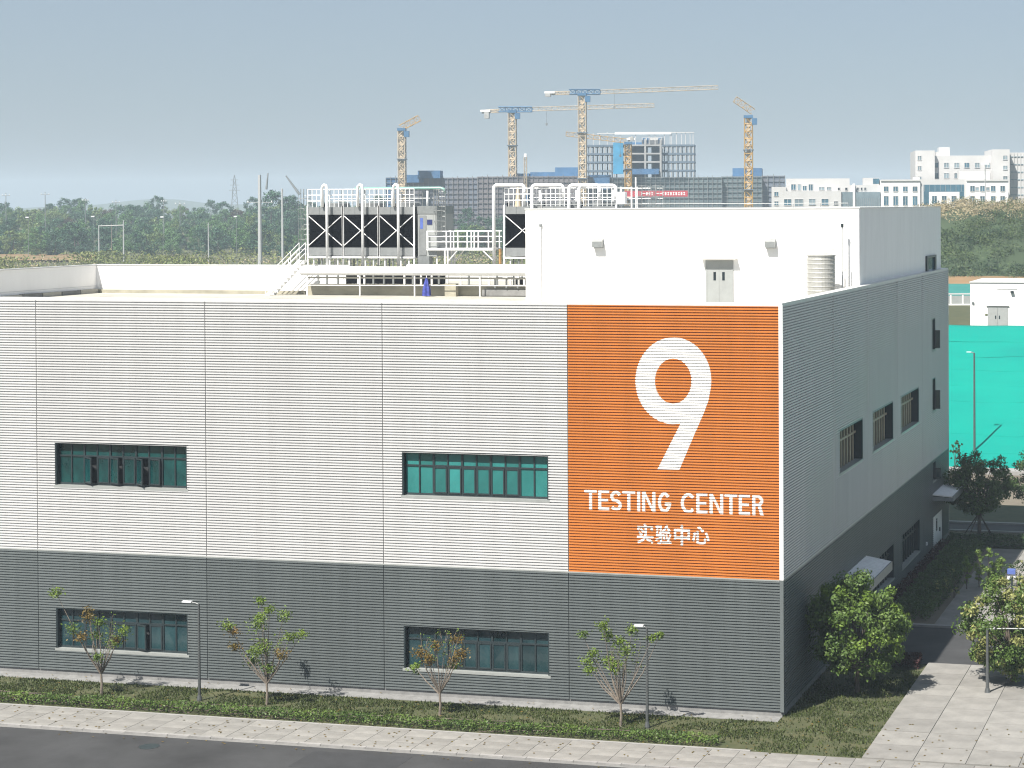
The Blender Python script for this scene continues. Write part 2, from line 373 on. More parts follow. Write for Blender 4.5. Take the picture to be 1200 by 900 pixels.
# side doors and canopies
dr = MB().box(-.2, .0, 41.5, 45.1, .1, 2.25).build('door', M['wdoor'], bld)
mb = MB(); mb.box(0, .05, 41.42, 41.56, .1, 2.33); mb.box(0, .05, 45.04, 45.18, .1, 2.33); mb.box(0, .048, 41.56, 45.04, 2.22, 2.33)
mb.build('door_frame', M['wsteel'], dr)
MB().box(.0, .012, 43.0, 43.5, 1.15, 1.95).build('door_window', M['g_dark'], dr)
mb = MB(); mb.box(.0, .06, 44.3, 44.5, .95, 1.2); mb.build('door_handle', M['dgray'], dr)
MB().box(-.2, -.15, 12.3, 18.6, .1, 3.0).build('door', M['g_dark'], bld)
def canopy(y0, y1, z0, z1, out, fd):
    mb = MB(); mb.add([(.02, y0, z0), (out, y0, z1), (out, y1, z1), (.02, y1, z0), (.02, y0, z0-.06), (out, y0, z1-.06), (out, y1, z1-.06), (.02, y1, z0-.06)],
           [(0, 1, 2, 3), (7, 6, 5, 4), (0, 4, 5, 1), (1, 5, 6, 2), (2, 6, 7, 3)])
    c = mb.build('canopy', M['wsteel'], bld)
    n = int((y1-y0)/.34)
    for i in range(n+1):
        y = y0+(y1-y0)*i/n
        MB().add([], []) ; r_ = MB(); r_.tube([(.04, y, z0+.012), (out-.01, y, z1+.012)], .03, 4); r_.build('seam_rib', M['wsteel'], c)
    mb = MB(); mb.box(out+.003, out+.07, y0-.05, y1+.05, z1-fd, z1+.03); mb.box(.04, out+.003, y1, y1+.05, z1-fd, z1-.07); mb.box(.04, out+.003, y0-.05, y0, z1-fd, z1-.07)
    mb.build('canopy_fascia', M['gray'], c)
canopy(12.5, 18.75, 3.77, 3.52, 1.42, .42)
canopy(41.2, 45.6, 3.80, 3.70, 1.35, .30)
MB().box(DEP, .16, 38.4, 38.6, 1.0, 1.2).build('wall_lamp', M['lampw'], bld)

# sign: numeral and lettering painted on the ribs
def conform(bm, name):
    for z in zbreaks(min(v.co.z for v in bm.verts)-.01, max(v.co.z for v in bm.verts)+.01)[1:-1]:
        bmesh.ops.bisect_plane(bm, geom=bm.verts[:]+bm.edges[:]+bm.faces[:], plane_co=(0, 0, z), plane_no=(0, 0, 1))
    for v in bm.verts: v.co.y = -cdep(v.co.z)-.004
    me = bpy.data.meshes.new(name); bm.to_mesh(me); bm.free(); me.materials.append(M['paint']); return link(name, me, bld)
def curve_mesh(cu):
    o = bpy.data.objects.new('tmp', cu); COL.objects.link(o); dg = bpy.context.evaluated_depsgraph_get(); dg.update()
    me = bpy.data.meshes.new_from_object(o.evaluated_get(dg)); bpy.data.objects.remove(o)
    bm = bmesh.new(); bm.from_mesh(me); bpy.data.meshes.remove(me); return bm
def text(body, name, x0, x1, z0, z1, bold):
    cu = bpy.data.curves.new('t', 'FONT'); cu.body = body; cu.size = 1; cu.offset = bold; cu.fill_mode = 'FRONT'; cu.resolution_u = 6
    bm = curve_mesh(cu)
    xs = [v.co.x for v in bm.verts]; ys = [v.co.y for v in bm.verts]
    a, b, c, d = min(xs), max(xs), min(ys), max(ys)
    for v in bm.verts: v.co = Vector((x0+(v.co.x-a)/(b-a)*(x1-x0), 0, z0+(v.co.y-c)/(d-c)*(z1-z0)))
    return conform(bm, name)
def stroke(pts, w_):
    L, Rr = [], []
    for i, p in enumerate(pts):
        q0, q1 = pts[max(i-1, 0)], pts[min(i+1, len(pts)-1)]; t = Vector((q1[0]-q0[0], q1[1]-q0[1])).normalized()
        L.append((p[0]-t.y*w_/2, p[1]+t.x*w_/2)); Rr.append((p[0]+t.y*w_/2, p[1]-t.x*w_/2))
    return L+Rr[::-1]
def arc(cx, cy, rx, ry, a0, a1, n=14): return [(cx+rx*math.cos(R(a0+(a1-a0)*k/n)), cy+ry*math.sin(R(a0+(a1-a0)*k/n))) for k in range(n+1)]
def glyph(c, W, H, t):
    h = t/2
    if c == 'T': return [[(0, H), (0, H-t), (W/2-h, H-t), (W/2-h, 0), (W/2+h, 0), (W/2+h, H-t), (W, H-t), (W, H)]]
    if c == 'E': return [[(0, 0), (0, H), (W, H), (W, H-t), (t, H-t), (t, H/2+h), (W*.9, H/2+h), (W*.9, H/2-h), (t, H/2-h), (t, t), (W, t), (W, 0)]]
    if c == 'I': return [[(0, 0), (0, H), (t, H), (t, 0)]]
    if c == 'N': return [[(0, 0), (0, H), (t*1.05, H), (W-t, t*1.7), (W-t, H), (W, H), (W, 0), (W-t*1.05, 0), (t, H-t*1.7), (t, 0)]]
    if c == 'S':
        r = W/2-h; q = (H-t)/4
        p = arc(W/2, H-h-q, r, q, 25, 270, 12)[:-1]+arc(W/2, h+q, r, q, 90, -155, 12)
        return [stroke(p, t)]
    if c == 'C':
        rx = (W-1.6*h)/(1+math.cos(R(42))); return [stroke(arc(h+rx, H/2, rx, H/2-h, 42, 318, 22), t)]
    if c == 'G':
        p = arc(W/2, H/2, W/2-h, H/2-h, 42, 345, 22)
        return [stroke(p, t), [(W*.52, H*.5), (W, H*.5), (W, H*.36), (W*.52, H*.36)]]
    if c == 'R':
        o_ = [(0, 0), (0, H), (W*.5, H)]+arc(W*.5, H*.73, W*.46, H*.27, 80, -60, 9)+[(W, 0), (W-t*1.15, 0), (W*.48, H*.46-t*.1), (t, H*.46-t*.1), (t, 0)]
        i_ = [(t, H*.46+t*.9-.0), (t, H-t), (W*.5, H-t)]+arc(W*.5, H*.73, W*.46-t, H*.27-t, 80, -80, 8)+[(W*.5, H*.46+t*.9)]
        return [o_, i_]
for c, xa, xb in (('T', 685.3, 700), ('E', 701.7, 714.5), ('S', 715.7, 729.2), ('T', 730, 745), ('I', 747.2, 750.2), ('N', 753, 768.6), ('G', 771.5, 787), ('C', 798.2, 813.8), ('E', 816.5, 829.5), ('N', 832, 848), ('T', 849.6, 864.5), ('E', 866.2, 879.4), ('R', 882, 895.6)):
    p0, p1, p2, p3 = onY(xa, 588, 0), onY(xb, 588, 0), onY(692, 574, 0), onY(692, 597.3, 0)
    cu = bpy.data.curves.new('g', 'CURVE'); cu.dimensions = '2D'; cu.fill_mode = 'FRONT'
    for part in glyph(c, p1.x-p0.x, p2.z-p3.z, .14):
        sp = cu.splines.new('POLY'); sp.points.add(len(part)-1)
        for q, (x, y) in zip(sp.points, part): q.co = (p0.x+x, p3.z+y, 0, 1)
        sp.use_cyclic_u = True
    bm = curve_mesh(cu)
    for v in bm.verts: v.co = Vector((v.co.x, 0, v.co.y))
    conform(bm, 'sign_letter')
for ch, xa, xb, za, zb in (('\u5b9e', -6.57, -5.80, 7.38, 8.26), ('\u9a8c', -5.72, -4.95, 7.38, 8.25), ('\u4e2d', -4.86, -4.13, 7.32, 8.26), ('\u5fc3', -4.04, -3.24, 7.42, 8.24)):
    text(ch, 'sign_letter', xa, xb, za, zb, .022)
def nine():
    cu = bpy.data.curves.new('n', 'CURVE'); cu.dimensions = '2D'; cu.fill_mode = 'BOTH'
    S = 2.5
    def w2(x, y): p = onY(640+x/S, 340+y/S, 0); return (p.x, p.z)
    out = []
    cx, cy, rx, ry = 374, 265, 111, 127
    a0, a1 = 15, 360+281              # arc from the right side over the top and left to the foot of the bowl
    for k in range(61):
        a = R(-a0 + (a0-0) + 0) if False else None
    # angles measured with y down: start right (t=-18deg below), go counter-clockwise over the top
    for k in range(70):
        t = R(12 - k*(12+281)/69.0)     # 12 .. -281
        out.append((cx+rx*math.cos(t), cy+ry*math.sin(t)))
    out += [(385, 410), (327, 525), (392, 525), (430, 435), (462, 362), (476, 325)]
    hole = [(373.5+53.5*math.cos(2*math.pi*k/48), 266+66*math.sin(2*math.pi*k/48)) for k in range(48)]
    for pts in (out, hole):
        s = cu.splines.new('POLY'); s.points.add(len(pts)-1)
        for p, q in zip(s.points, pts): x, z = w2(*q); p.co = (x, z, 0, 1)
        s.use_cyclic_u = True
    bm = curve_mesh(cu)
    for v in bm.verts: v.co = Vector((v.co.x, 0, v.co.y))
    conform(bm, 'sign_numeral')
nine()

# ------------------------------------------------------------------ penthouse (part of the building)
ph = MB(); YF, XS, ZT = 19.4, -.35, 22.1
poly = [(-19.1, YF), (XS, YF), (XS, 47.6), (-9, 47.6), (-9, 25.5), (-19.1, 25.5)]
ph.prism(poly, 16.9, ZT)
pent = ph.build('penthouse', M['white'], bld)
mb = MB()
for a, b in zip(poly, poly[1:]+poly[:1]):
    x0, x1 = sorted((a[0], b[0])); y0, y1 = sorted((a[1], b[1])); e = .04
    if x0 == x1: mb.box(x0-e, x1+e, y0+e, y1-e, ZT+.002, ZT+.062)
    else: mb.box(x0-e, x1+e, y0-e, y1+e, ZT, ZT+.06)
mb.build('penthouse_cap', M['cap'], pent)
mb = MB(); mb.tube([(-19, YF+.3, ZT+.28), (-1, YF+.3, ZT+.28)], .018, 5)
for k in range(13): mb.tube([(-19+1.5*k, YF+.3, ZT+.0), (-19+1.5*k, YF+.3, ZT+.28)], .015, 5)
mb.build('lightning_rail', M['gray'], pent)
for a, b in ((-8.70, -8.04), (-8.03, -7.34)):
    o = MB().box(a, b, YF-.04, YF+.05, 17.0, 19.27).build('door_leaf', M['door'], pent)
for xw in (-8.28, -7.79):
    MB().box(xw-.07, xw+.07, YF-.05, YF-.035, 18.25, 18.70).build('door_window', M['g_dark'], pent)
mb = MB(); mb.box(-8.79, -8.70, YF-.05, YF, 17, 19.33); mb.box(-7.34, -7.25, YF-.05, YF, 17, 19.33); mb.box(-8.70, -7.34, YF-.048, YF, 19.27, 19.33)
mb.build('door_frame', M['door'], pent)
MB().box(-9.0, -7.03, YF-.42, YF+.01, 19.40, 19.49).build('door_canopy', M['white'], pent)
for xc in (-14.86, -5.16):
    mb = MB(); a, b, zz0, zz1 = xc-.28, xc+.28, 19.98, 20.5
    mb.box(a, b, YF-.03, YF, zz0, zz1)
    mb.add([(a, YF-.03, zz1), (b, YF-.03, zz1), (b, YF-.34, zz1-.16), (a, YF-.34, zz1-.16), (a, YF-.34, zz0+.04), (b, YF-.34, zz0+.04), (a, YF-.03, zz0+.04), (b, YF-.03, zz0+.04)],
           [(0, 3, 2, 1), (3, 4, 5, 2), (0, 6, 4, 3), (1, 2, 5, 7)])
    h = mb.build('vent_hood', M['galv'], pent)
    m2 = MB()
    for k in range(4): m2.box(a+.04, b-.04, YF-.33+.07*k, YF-.30+.07*k, zz0+.045, zz0+.1)
    m2.build('vent_blade', M['gray'], h)
mb = MB(); mb.tube([(-18.2, YF-.06, 17), (-18.2, YF-.06, 21.3), (-18.2, YF-.0, 21.36)], .035, 6); mb.build('drain_pipe', M['wsteel'], pent)
MB().box(-18.27, -18.13, YF-.1, YF, 21.15, 21.3).build('pipe_head', M['gray'], pent)
mb = MB(); mb.box(XS, XS+.12, 41.2, 41.7, 17.2, 19.0); mb.box(XS, XS+.12, 44.5, 45.0, 17.2, 19.0); mb.box(XS, XS+.118, 41.7, 44.5, 18.86, 19.0); mb.box(XS, XS+.118, 41.7, 44.5, 17.2, 17.3)
wf = mb.build('window', M['dgray'], pent)
MB().box(XS, XS+.02, 41.7, 44.5, 17.3, 18.86).build('pane', M['g_sky'], wf)

# ------------------------------------------------------------------ roof equipment
# water tank
t = thing('water_tank', 'ribbed stainless steel water tank against the white penthouse wall', 'water tank', (-2.02, 17.6, 17))
prof = [(.72, 0)]
for k in range(11):
    z = .05+k*.235; prof += [(.73, z), (.745, z+.03), (.745, z+.06), (.73, z+.09)]
prof += [(.72, 2.62)]
MB().lathe(prof, 28).build('tank_shell', M['tank'], t, smooth=False)
MB().lathe([(.76, 2.62), (.76, 2.68), (.4, 2.78), (.02, 2.82)], 28).build('tank_lid', M['tank'], t)
mb = MB(); mb.tube([(-.78, 0, 0), (-.78, 0, 2.5), (-.6, 0, 2.62)], .03, 6); mb.build('inlet_pipe', M['wsteel'], t)
mb = MB(); mb.tube([(.3, .2, 2.78), (.5, .3, 2.95), (.85, .5, 3.0)], .02, 6); mb.build('overflow_pipe', M['gray'], t)
t = thing('vent_mast', 'thin pale mast pipe standing beside the steel water tank', 'pipe', (-1.14, 18.8, 17))
mb = MB(); mb.tube([(0, 0, 0), (0, 0, 4.15)], [.055, .04], 6); mb.tube([(.14, 0, 0), (.14, 0, 2.6)], .035, 6); mb.build('pipe', M['cap'], t)
mb = MB(); mb.tube([(0, 0, 4.1), (0, 0, 4.3)], .08, 6); mb.build('mast_cap', M['dgray'], t)

# cooling towers
def cooling_tower(x0, x1, name, label):
    W = x1-x0; D = 3.0
    t = thing(name, label, 'cooling tower', (x0, 27, 17.0), 0, 'rooftop cooling towers')
    z = lambda v: v-17.0
    MB().box(.05, W-.05, .06, D, z(19.33), z(22.27)).build('casing', M['fascia'], t)
    b_ = MB().box(.03, W-.03, .0, .06, z(21.82), z(22.27)).build('fascia', M['fascia'], t)
    s_ = MB(); s_.box(W*.32, W*.32+.03, -.012, 0, z(21.82), z(22.27)); s_.box(W*.68, W*.68+.03, -.012, 0, z(21.82), z(22.27)); s_.build('fascia_joint', M['gray'], b_)
    MB().box(.03, W-.03, .0, .06, z(19.33), z(19.82)).build('basin', M['fascia'], t)
    lv = MB().box(.08, W-.08, .03, .06, z(19.82), z(21.82)).build('louver_panel', M['black'], t)
    l2 = MB()
    for k in range(18): l2.box(.08, W-.08, .0, .03, z(19.86)+k*.108, z(19.89)+k*.108)
    tag(l2.build('louver_blade', M['black'], lv), kind='stuff')
    for a, b in (((.08, z(21.72)), (W-.08, z(19.95))), ((.08, z(19.95)), (W-.08, z(21.72)))):
        q = MB(); q.tube([(a[0], -.02 if a[1] > 3.5 else -.045, a[1]), (b[0], -.02 if a[1] > 3.5 else -.045, b[1])], .03, 5); q.build('brace', M['wsteel'], t)
    for x in (0, W-.0):
        MB().box(x-.045, x+.045, -.06, .0, z(18.75), z(22.35)).build('post', M['wsteel'], t)
    MB().box(-.02, W+.02, -.1, D, z(19.18), z(19.28)).build('base_beam', M['wsteel'], t)
    for k in range(9):
        x = .1+k*(W-.2)/8
        MB().box(x-.035, x+.035, .0 if k % 2 else 1.2, .08 if k % 2 else 1.28, 0, z(19.18)).build('leg', M['wsteel'] if k % 3 else M['gray'], t)
    r = MB()
    for k in range(9):
        x = k*W/8; r.tube([(x, .02, z(22.27)), (x, .02, z(23.38))], .024, 5)
    for zz in (23.35, 23.0, 22.64): r.tube([(0, .02, z(zz)), (W, .02, z(zz))], .026, 5)
    r.build('guard_rail', M['wsteel'], t); r = MB()
    for k in range(4):
        r.tube([(k*W/3, D, z(22.27)), (k*W/3, D, z(23.35))], .018, 5)
    for zz in (23.35, 22.8): r.tube([(0, D, z(zz)), (W, D, z(zz))], .018, 5)
    r.build('guard_rail', M['galv'], t)
    mb = MB(); mb.lathe([(.75, z(22.27)), (.75, z(22.5)), (.68, z(22.55))], 20, (W/2, D*.55, 0)); mb.build('fan_ring', M['fascia'], t)
    # riser pipe: inverted U in front
    q = MB(); xr = W*.62 if x0 < -26 else W*.30
    if x0 < -26:
        q.tube([(xr, -.35, z(18.3)), (xr, -.35, z(23.4)), (xr-.06, -.32, z(23.58)), (xr-.22, -.25, z(23.62)), (xr-.36, -.2, z(23.52)), (xr-.4, -.18, z(23.35)), (xr-.4, -.1, z(22.3))], .085, 9)
    q.tube([(xr+.55, D-.3, z(22.2)), (xr+.55, D-.3, z(23.25))], .07, 8)
    if x0 < -26: q.build('riser_pipe', M['wsteel'], t, smooth=True)
    else: q.build('drop_pipe', M['wsteel'], t, smooth=True)
    f = MB(); f.box(xr-.6, xr-.48, .2, .35, z(22.27), z(22.5)); f.build('valve', M['black'], t)
    return t
CX = [-36.05, -33.71, -31.37, -29.06]
names = ['left most', 'middle', 'right hand']
for i in range(3):
    cooling_tower(CX[i], CX[i+1]-.02, 'cooling_tower', ['black louvered cooling tower beside the caged ladder and stair', 'middle black louvered cooling tower of the left bank of three', 'black louvered cooling tower next to the grey cabinet door and walkway'][i])
XR = [-23.32, -20.98, -18.64, -16.3]
for i in range(3):
    cooling_tower(XR[i], XR[i+1]-.02, 'cooling_tower', ['black louvered cooling tower half hidden by the left end of the white penthouse', 'cooling tower behind the penthouse with only its railing and pipes showing', 'cooling tower behind the penthouse at the right end of the pipe loops'][i])
# manifold
mb = MB(); mb.tube([(-34.3, 29.9, 23.42), (-28.6, 29.9, 23.42), (-28.4, 29.9, 23.36), (-28.3, 29.9, 23.1)], .09, 8)
tag(mb.build('manifold_pipe', M['teal'], smooth=True), 'pale green horizontal manifold pipe above the left cooling towers', 'pipe')
# pipe loops right: white inverted U pipes
def loop(x0, x1, zt, zb0, zb1, y0, y1, label):
    mb = MB(); r = .10; k = .2; n = 5; pts = [(x0, y0, zb0)]
    for j in range(n+1):
        a = math.pi-math.pi/2*j/n; pts.append((x0+k+k*math.cos(a), y0+(y1-y0)*.1*j/n, zt-k+k*math.sin(a)))
    for j in range(n+1):
        a = math.pi/2-math.pi/2*j/n; pts.append((x1-k+k*math.cos(a), y0+(y1-y0)*(.9+.1*j/n), zt-k+k*math.sin(a)))
    pts.append((x1, y1, zb1)); mb.tube(pts, r, 9)
    tag(mb.build('looped_pipe', M['wsteel'], smooth=True), label, 'pipe', 'white looped roof pipes')
loop(-23.86, -22.15, 23.55, 18.3, 22.3, 26.7, 27.3, 'white looped pipe rising beside the end of the roof walkway')
loop(-21.45, -19.71, 23.53, 18.3, 22.3, 26.7, 27.3, 'white looped pipe rising at the left corner of the penthouse roof')
loop(-19.15, -17.45, 23.51, 18.3, 22.3, 26.7, 27.3, 'white looped pipe second from right above the penthouse roof')
loop(-18.6, -16.55, 23.49, 18.3, 22.3, 26.9, 27.6, 'white looped pipe at the right end above the penthouse roof')
# cabinet on the right end of the left bank
t = thing('control_cabinet', 'grey steel cabinet door with notices beside the cooling towers', 'cabinet', (-28.95, 27.2, 17.0))
MB().box(0, 1.22, 0, 2.6, 2.3, 4.85).build('cabinet_body', M['door'], t)
MB().box(-.02, 1.24, -.03, 2.63, 4.85, 5.32).build('cabinet_head', M['gray'], t)
MB().box(-.02, .75, -.03, .5, 1.75, 2.3).build('cabinet_base', M['gray'], t)
MB().box(.08, .56, -.03, .0, 2.35, 4.75).build('door', M['fascia'], t)
MB().box(.18, .36, -.045, -.03, 3.95, 4.6).build('notice', M['lampb'], t)
MB().box(.62, .95, -.03, .0, 4.2, 4.5).build('notice_plate', mat('navy_plate', (.02, .03, .12), .5), t)
for x in (.05, .7, 1.15): MB().box(x, x+.07, .1, .17, 0, 2.3 if x > .8 else 1.75).build('leg', M['wsteel'], t)
# caged ladders
def ladder(x, y, z0, z1, cz, name, label, sgn=-1):
    t = thing(name, label, 'ladder', (x, y, z0), 0, 'caged roof ladders')
    for dx in (0, .42): MB().box(dx-.02, dx+.02, -.02, .02, 0, z1-z0).build('rail', M['galv'], t)
    n = int((z1-z0)/.3)
    for k in range(n): MB().tube([(0, 0, .2+k*.3), (.42, 0, .2+k*.3)], .013, 5).build('rung', M['galv'], t)
    for k in range(int((z1-cz)/.62)+1):
        zz = cz-z0+k*.62; q = MB()
        q.tube([(.21+.34*math.cos(a)*1.0-.0, sgn*.38+.36*math.sin(a)*1, zz) for a in [2*math.pi*j/12 for j in range(13)]], .014, 4); q.build('cage_hoop', M['galv'], t)
    for a in (.6, 1.6, 2.6, 3.6, 4.6):
        q = MB(); p = (.21+.34*math.cos(a), sgn*.38+.36*math.sin(a)); q.tube([(*p, cz-z0), (*p, z1-z0)], .013, 4); q.build('cage_bar', M['galv'], t)
ladder(-36.62, 27.6, 19.2, 23.4, 19.7, 'caged_ladder', 'galvanised caged ladder at the left end of the cooling towers')
ladder(-27.75, 27.6, 19.7, 23.35, 20.8, 'caged_ladder', 'galvanised caged ladder between the grey cabinet and the walkway')
ladder(-14.75, 27.0, 18.3, 23.45, 22.2, 'caged_ladder', 'dark hooped ladder top showing over the penthouse roof')
ladder(-13.9, 27.0, 18.3, 23.45, 22.2, 'caged_ladder', 'dark hooped ladder rail right of its twin over the penthouse roof')
# walkway
t = thing('roof_walkway', 'white steel walkway with railings between the two cooling tower banks', 'walkway', (-28.3, 27, 17))
MB().box(0, 4.4, .0, 1.1, 2.66, 2.79).build('deck', M['wsteel'], t)
for yy in (0, 1.1):
    q = MB()
    for zz in (3.8, 3.48, 3.16): q.tube([(0, yy, zz), (4.4, yy, zz)], .025, 5)
    q.build('railing', M['wsteel'], t)
    for x in (.05, 1.29, 1.56, 2.62, 2.88, 3.97, 4.24): MB().box(x-.03, x+.03, yy-.03, yy+.03, 2.79, 3.8).build('railing_post', M['wsteel'], t)
for yy in (.05, 1.05):
    for x in (1.17, 1.35): MB().box(x-.04, x+.04, yy-.04, yy+.04, 1.3 if yy > .5 else 0, 2.66).build('leg', M['wsteel'], t)
    for a, b in (((1.35, 1.95), (1.95, 2.62)), ((4.35, 1.95), (3.6, 2.62))):
        q = MB(); q.tube([(a[0], yy, a[1]), (b[0], yy, b[1])], .045, 4); q.build('brace', M['wsteel'], t)
# stair
t = thing('roof_stair', 'white steel stair with handrails climbing to the cooling tower platform', 'stair', (-37.75, 24.7, 17))
for yy in (0, .8):
    q = MB(); q.add([(0, yy, 0), (.3, yy, 0), (2.45, yy, 2.1), (2.15, yy, 2.1), (0, yy+.05, 0), (.3, yy+.05, 0), (2.45, yy+.05, 2.1), (2.15, yy+.05, 2.1)], [(0, 1, 2, 3), (7, 6, 5, 4), (0, 4, 5, 1), (2, 6, 7, 3), (1, 5, 6, 2), (3, 7, 4, 0)])
    q.build('stringer', M['wsteel'], t)
    q = MB()
    for dz in (.45, .75, 1.05): q.tube([(.05, yy, dz), (2.3, yy, 2.1+dz)], .022, 5)
    for k in range(5): q.tube([(.05+k*.56, yy, k*.525), (.05+k*.56, yy, k*.525+1.05)], .02, 5)
    q.build('handrail', M['wsteel'], t)
for k in range(10): MB().box(.17+k*.22, .40+k*.22, .053, .797, .13+k*.215, .16+k*.215).build('tread', M['wsteel'], t)
# the long white duct and its rail
t = thing('roof_pipe', 'long fat white insulated pipe running in front of the cooling towers', 'pipe', (-35.35, 24.75, 17))
q = MB(); q.tube([(0, 0, 1.48), (16.2, .0, 1.5)], .26, 16); q.build('pipe', M['wsteel'], t, smooth=True)
q = MB(); q.tube([(6.5, .7, 1.75), (16.2, .7, 1.77)], .12, 10); q.build('upper_pipe', M['wsteel'], t, smooth=True)
for x in (.4, 3.81, 7.3, 11.4, 14.9):
    MB().box(x-.035, x+.035, -.1, -.03, 0, 1.25).build('support_post', M['wsteel'], t)
q = MB(); q.tube([(.4, -.07, .62), (14.9, -.07, .66)], .022, 5); q.build('rail', M['wsteel'], t)
q = MB(); q.box(.3, 15, .2, .3, 1.02, 1.12); q.build('pipe_shelf', M['roof'], t)
random.seed(3)
for k in range(26):
    x = .7+k*.6+random.uniform(-.15, .15)
    MB().box(x-.05, x+.05, .9, 1.0, .6, 1.3).build('stub_leg', random.choice([M['wsteel'], M['wsteel'], M['gray']]), t)
MB().box(2.0, 8.4, 1.5, 1.9, .66, 1.18).build('gap_shade', M['black'], t); MB().box(13, 16.2, 1.5, 1.9, .66, 1.05).build('gap_shade', M['black'], t)  # black boxes painting the shade in the gaps between plinth and pipe
for x in (12.2, 12.9, 13.6):
    q = MB(); q.tube([(x, .3, .5), (x, .3, 1.0), (x+.12, .3, 1.1), (x+.45, .3, 1.1)], .05, 6); q.build('branch_pipe', M['gray'], t)
t = thing('folded_umbrella', 'folded blue and white site umbrella leaning under the white pipe', 'umbrella', (-27.15, 24.35, 17))
q = MB(); prof = []
n = 12; vs = []
for (r_, z) in ((.27, .05), (.24, .4), (.15, .8), (.05, 1.12)):
    for k in range(n):
        rr = r_*(1 if k % 2 else .7); vs.append((rr*math.cos(2*math.pi*k/n), rr*math.sin(2*math.pi*k/n), z))
q.add(vs, [(i*n+k, i*n+(k+1) % n, (i+1)*n+(k+1) % n, (i+1)*n+k) for i in range(3) for k in range(n)])
q.build('cloth', M['blue'], t); MB().tube([(0, 0, 0), (0, 0, 1.25)], .02, 6).build('shaft', M['wsteel'], t)
tag(MB().box(-26.25, -25.55, 24.9, 25.3, 17.0, 17.75).build('steel_box', M['upstand']), 'small grey box on the roof beside the blue umbrella', 'box')
q = MB(); q.tube([(-23.6, 27, 18.2), (-23.6, 27, 19.75)], .09, 7); tag(q.build('wrapped_pipe', M['rust']), 'short rusty orange wrapped pipe beneath the end of the walkway', 'pipe')
t = thing('yellow_vent', 'cream cone vent and blue motor above the right cooling tower', 'vent', (-22.9, 28.2, 22.27)); MB().lathe([(.22, 0), (.1, .9), (.08, 1.15)], 10).build('cone', M['cy2'], t); MB().box(.35, .65, -.15, .15, 0, .8).build('motor', M['cb'], t)
t = thing('antenna_mast', 'thin pale mast above the penthouse beside the dark ladder hoops', 'mast', (-15.13, 27, 18.3)); MB().tube([(0, 0, 0), (0, 0, 5.65)], .05, 6).build('pole', M['cap'], t)
t = thing('valve_station', 'white valve box and pipe stubs above the penthouse roof edge', 'valve box', (-16.3, 27, 18.3))
MB().box(.0, .5, 0, .4, 4.1, 4.8).build('box', M['wsteel'], t); q = MB()
for x in (.1, .75, 1.1): q.tube([(x, .5, 0), (x, .5, 5.1)], .05, 6)
for zz in (4.4, 5.0): q.tube([(.1, .5, zz), (1.9, .5, zz)], .035, 6)
q.build('pipe_frame', M['wsteel'], t)

# ------------------------------------------------------------------ GROUND
def sm(a, b, x): t = min(1, max(0, (x-a)/(b-a))); return t*t*(3-2*t)
def hgt(x, y):
    D = (Vector((x, y, 0))-Vector((CAM.x, CAM.y, 0))).dot(Vector((CF.x, CF.y, 0)))
    return 8*sm(300, 430, D) + 7.5*sm(590, 860, D) - 6*sm(1200, 2000, D)
mb = MB(); xs = [-2200, -1700, -1300]+[-1000+50*i for i in range(33)]+[900, 1300, 1700, 2200]; ys = [-400, -200, -60]+[0+40*i for i in range(36)]+[1700, 2000, 2300, 2700]
for y in ys:
    for x in xs: mb.v.append((x, y, hgt(x, y)-.01))
n = len(xs)
mb.f = [(j*n+i, j*n+i+1, (j+1)*n+i+1, (j+1)*n+i) for j in range(len(ys)-1) for i in range(n-1)]
tag(mb.build('ground', M['field'], smooth=True), kind='structure')
def sheet(name, x0, x1, y0, y1, z, m): return tag(MB().box(x0, x1, y0, y1, z-.2, z).build(name, m), kind='structure')
def kerb(x0, x1, y0, y1, h=.13): return tag(MB().box(x0, x1, y0, y1, -.2, h).build('kerb', M['kerb']), kind='structure')
sheet('lawn', -70, .0, -5.6, -.9, .03, M['grass'])
sheet('gravel_strip', -70, .0, -.9, -.004, .05, M['plinth'])
fp = sheet('footpath', -70, 30, -8.6, -5.75, .05, M['joint'])
M['slab2'] = mat('paving_slab', (.215, .208, .192), .85, 0, .14, .8, bump=.2, orand=.10)
sm_ = MB().box(-.59, .59, -.46, .46, 0, .035).mesh('paving_slab', M['slab2'])
for i in range(48):
    for j in range(3): link('paving_slab', sm_, fp, (-43+i*1.2, -8.12+j*.945, .05+random.uniform(0, .006)))
kb = kerb(-70, 30, -8.8, -8.6, .06)
M['kerb2'] = mat('kerb_block', (.27, .262, .25), .8, 0, .14, 2, bump=.2, orand=.10)
km = MB().box(-.49, .49, -.095, .095, 0, .07).mesh('kerb_stone', M['kerb2'])
for i in range(58): link('kerb_stone', km, kb, (-43+i*1.0, -8.7, .06+random.uniform(0, .005)))
for x, y, nm in ((-24.5, -10.2, 'by the kerb in the left half of the road'), (-6.0, -11.3, 'farther from the kerb near the right of the road')):
    t = thing('manhole_cover', 'round iron manhole cover %s' % nm, 'manhole cover', (x, y, .004)); MB().lathe([(.42, 0), (.42, .012), (.36, .016)], 20).build('frame', M['dgray'], t); MB().lathe([(.35, .0), (.35, .012)], 20).build('cover', M['gray'], t)
sheet('road', -90, 60, -40, -8.8, .004, M['asphalt'])
sheet('asphalt_patch', -17.5, -13.2, -11.6, -9.3, .009, mat('fresh_asphalt', (.028, .029, .031), .85, 0, .15, 1, bump=.3))
kerb(-70, -.0, -5.75, -5.6, .11)
sheet('lawn', .0, 4.6, -5.6, 9.6, .035, M['grass']); 
M['pave2'] = mat('pale_bounce_concrete', (.34, .33, .305), .85, 0, .1, .5, bump=.15)  # paler than the seen paving, to bounce light onto the side walls
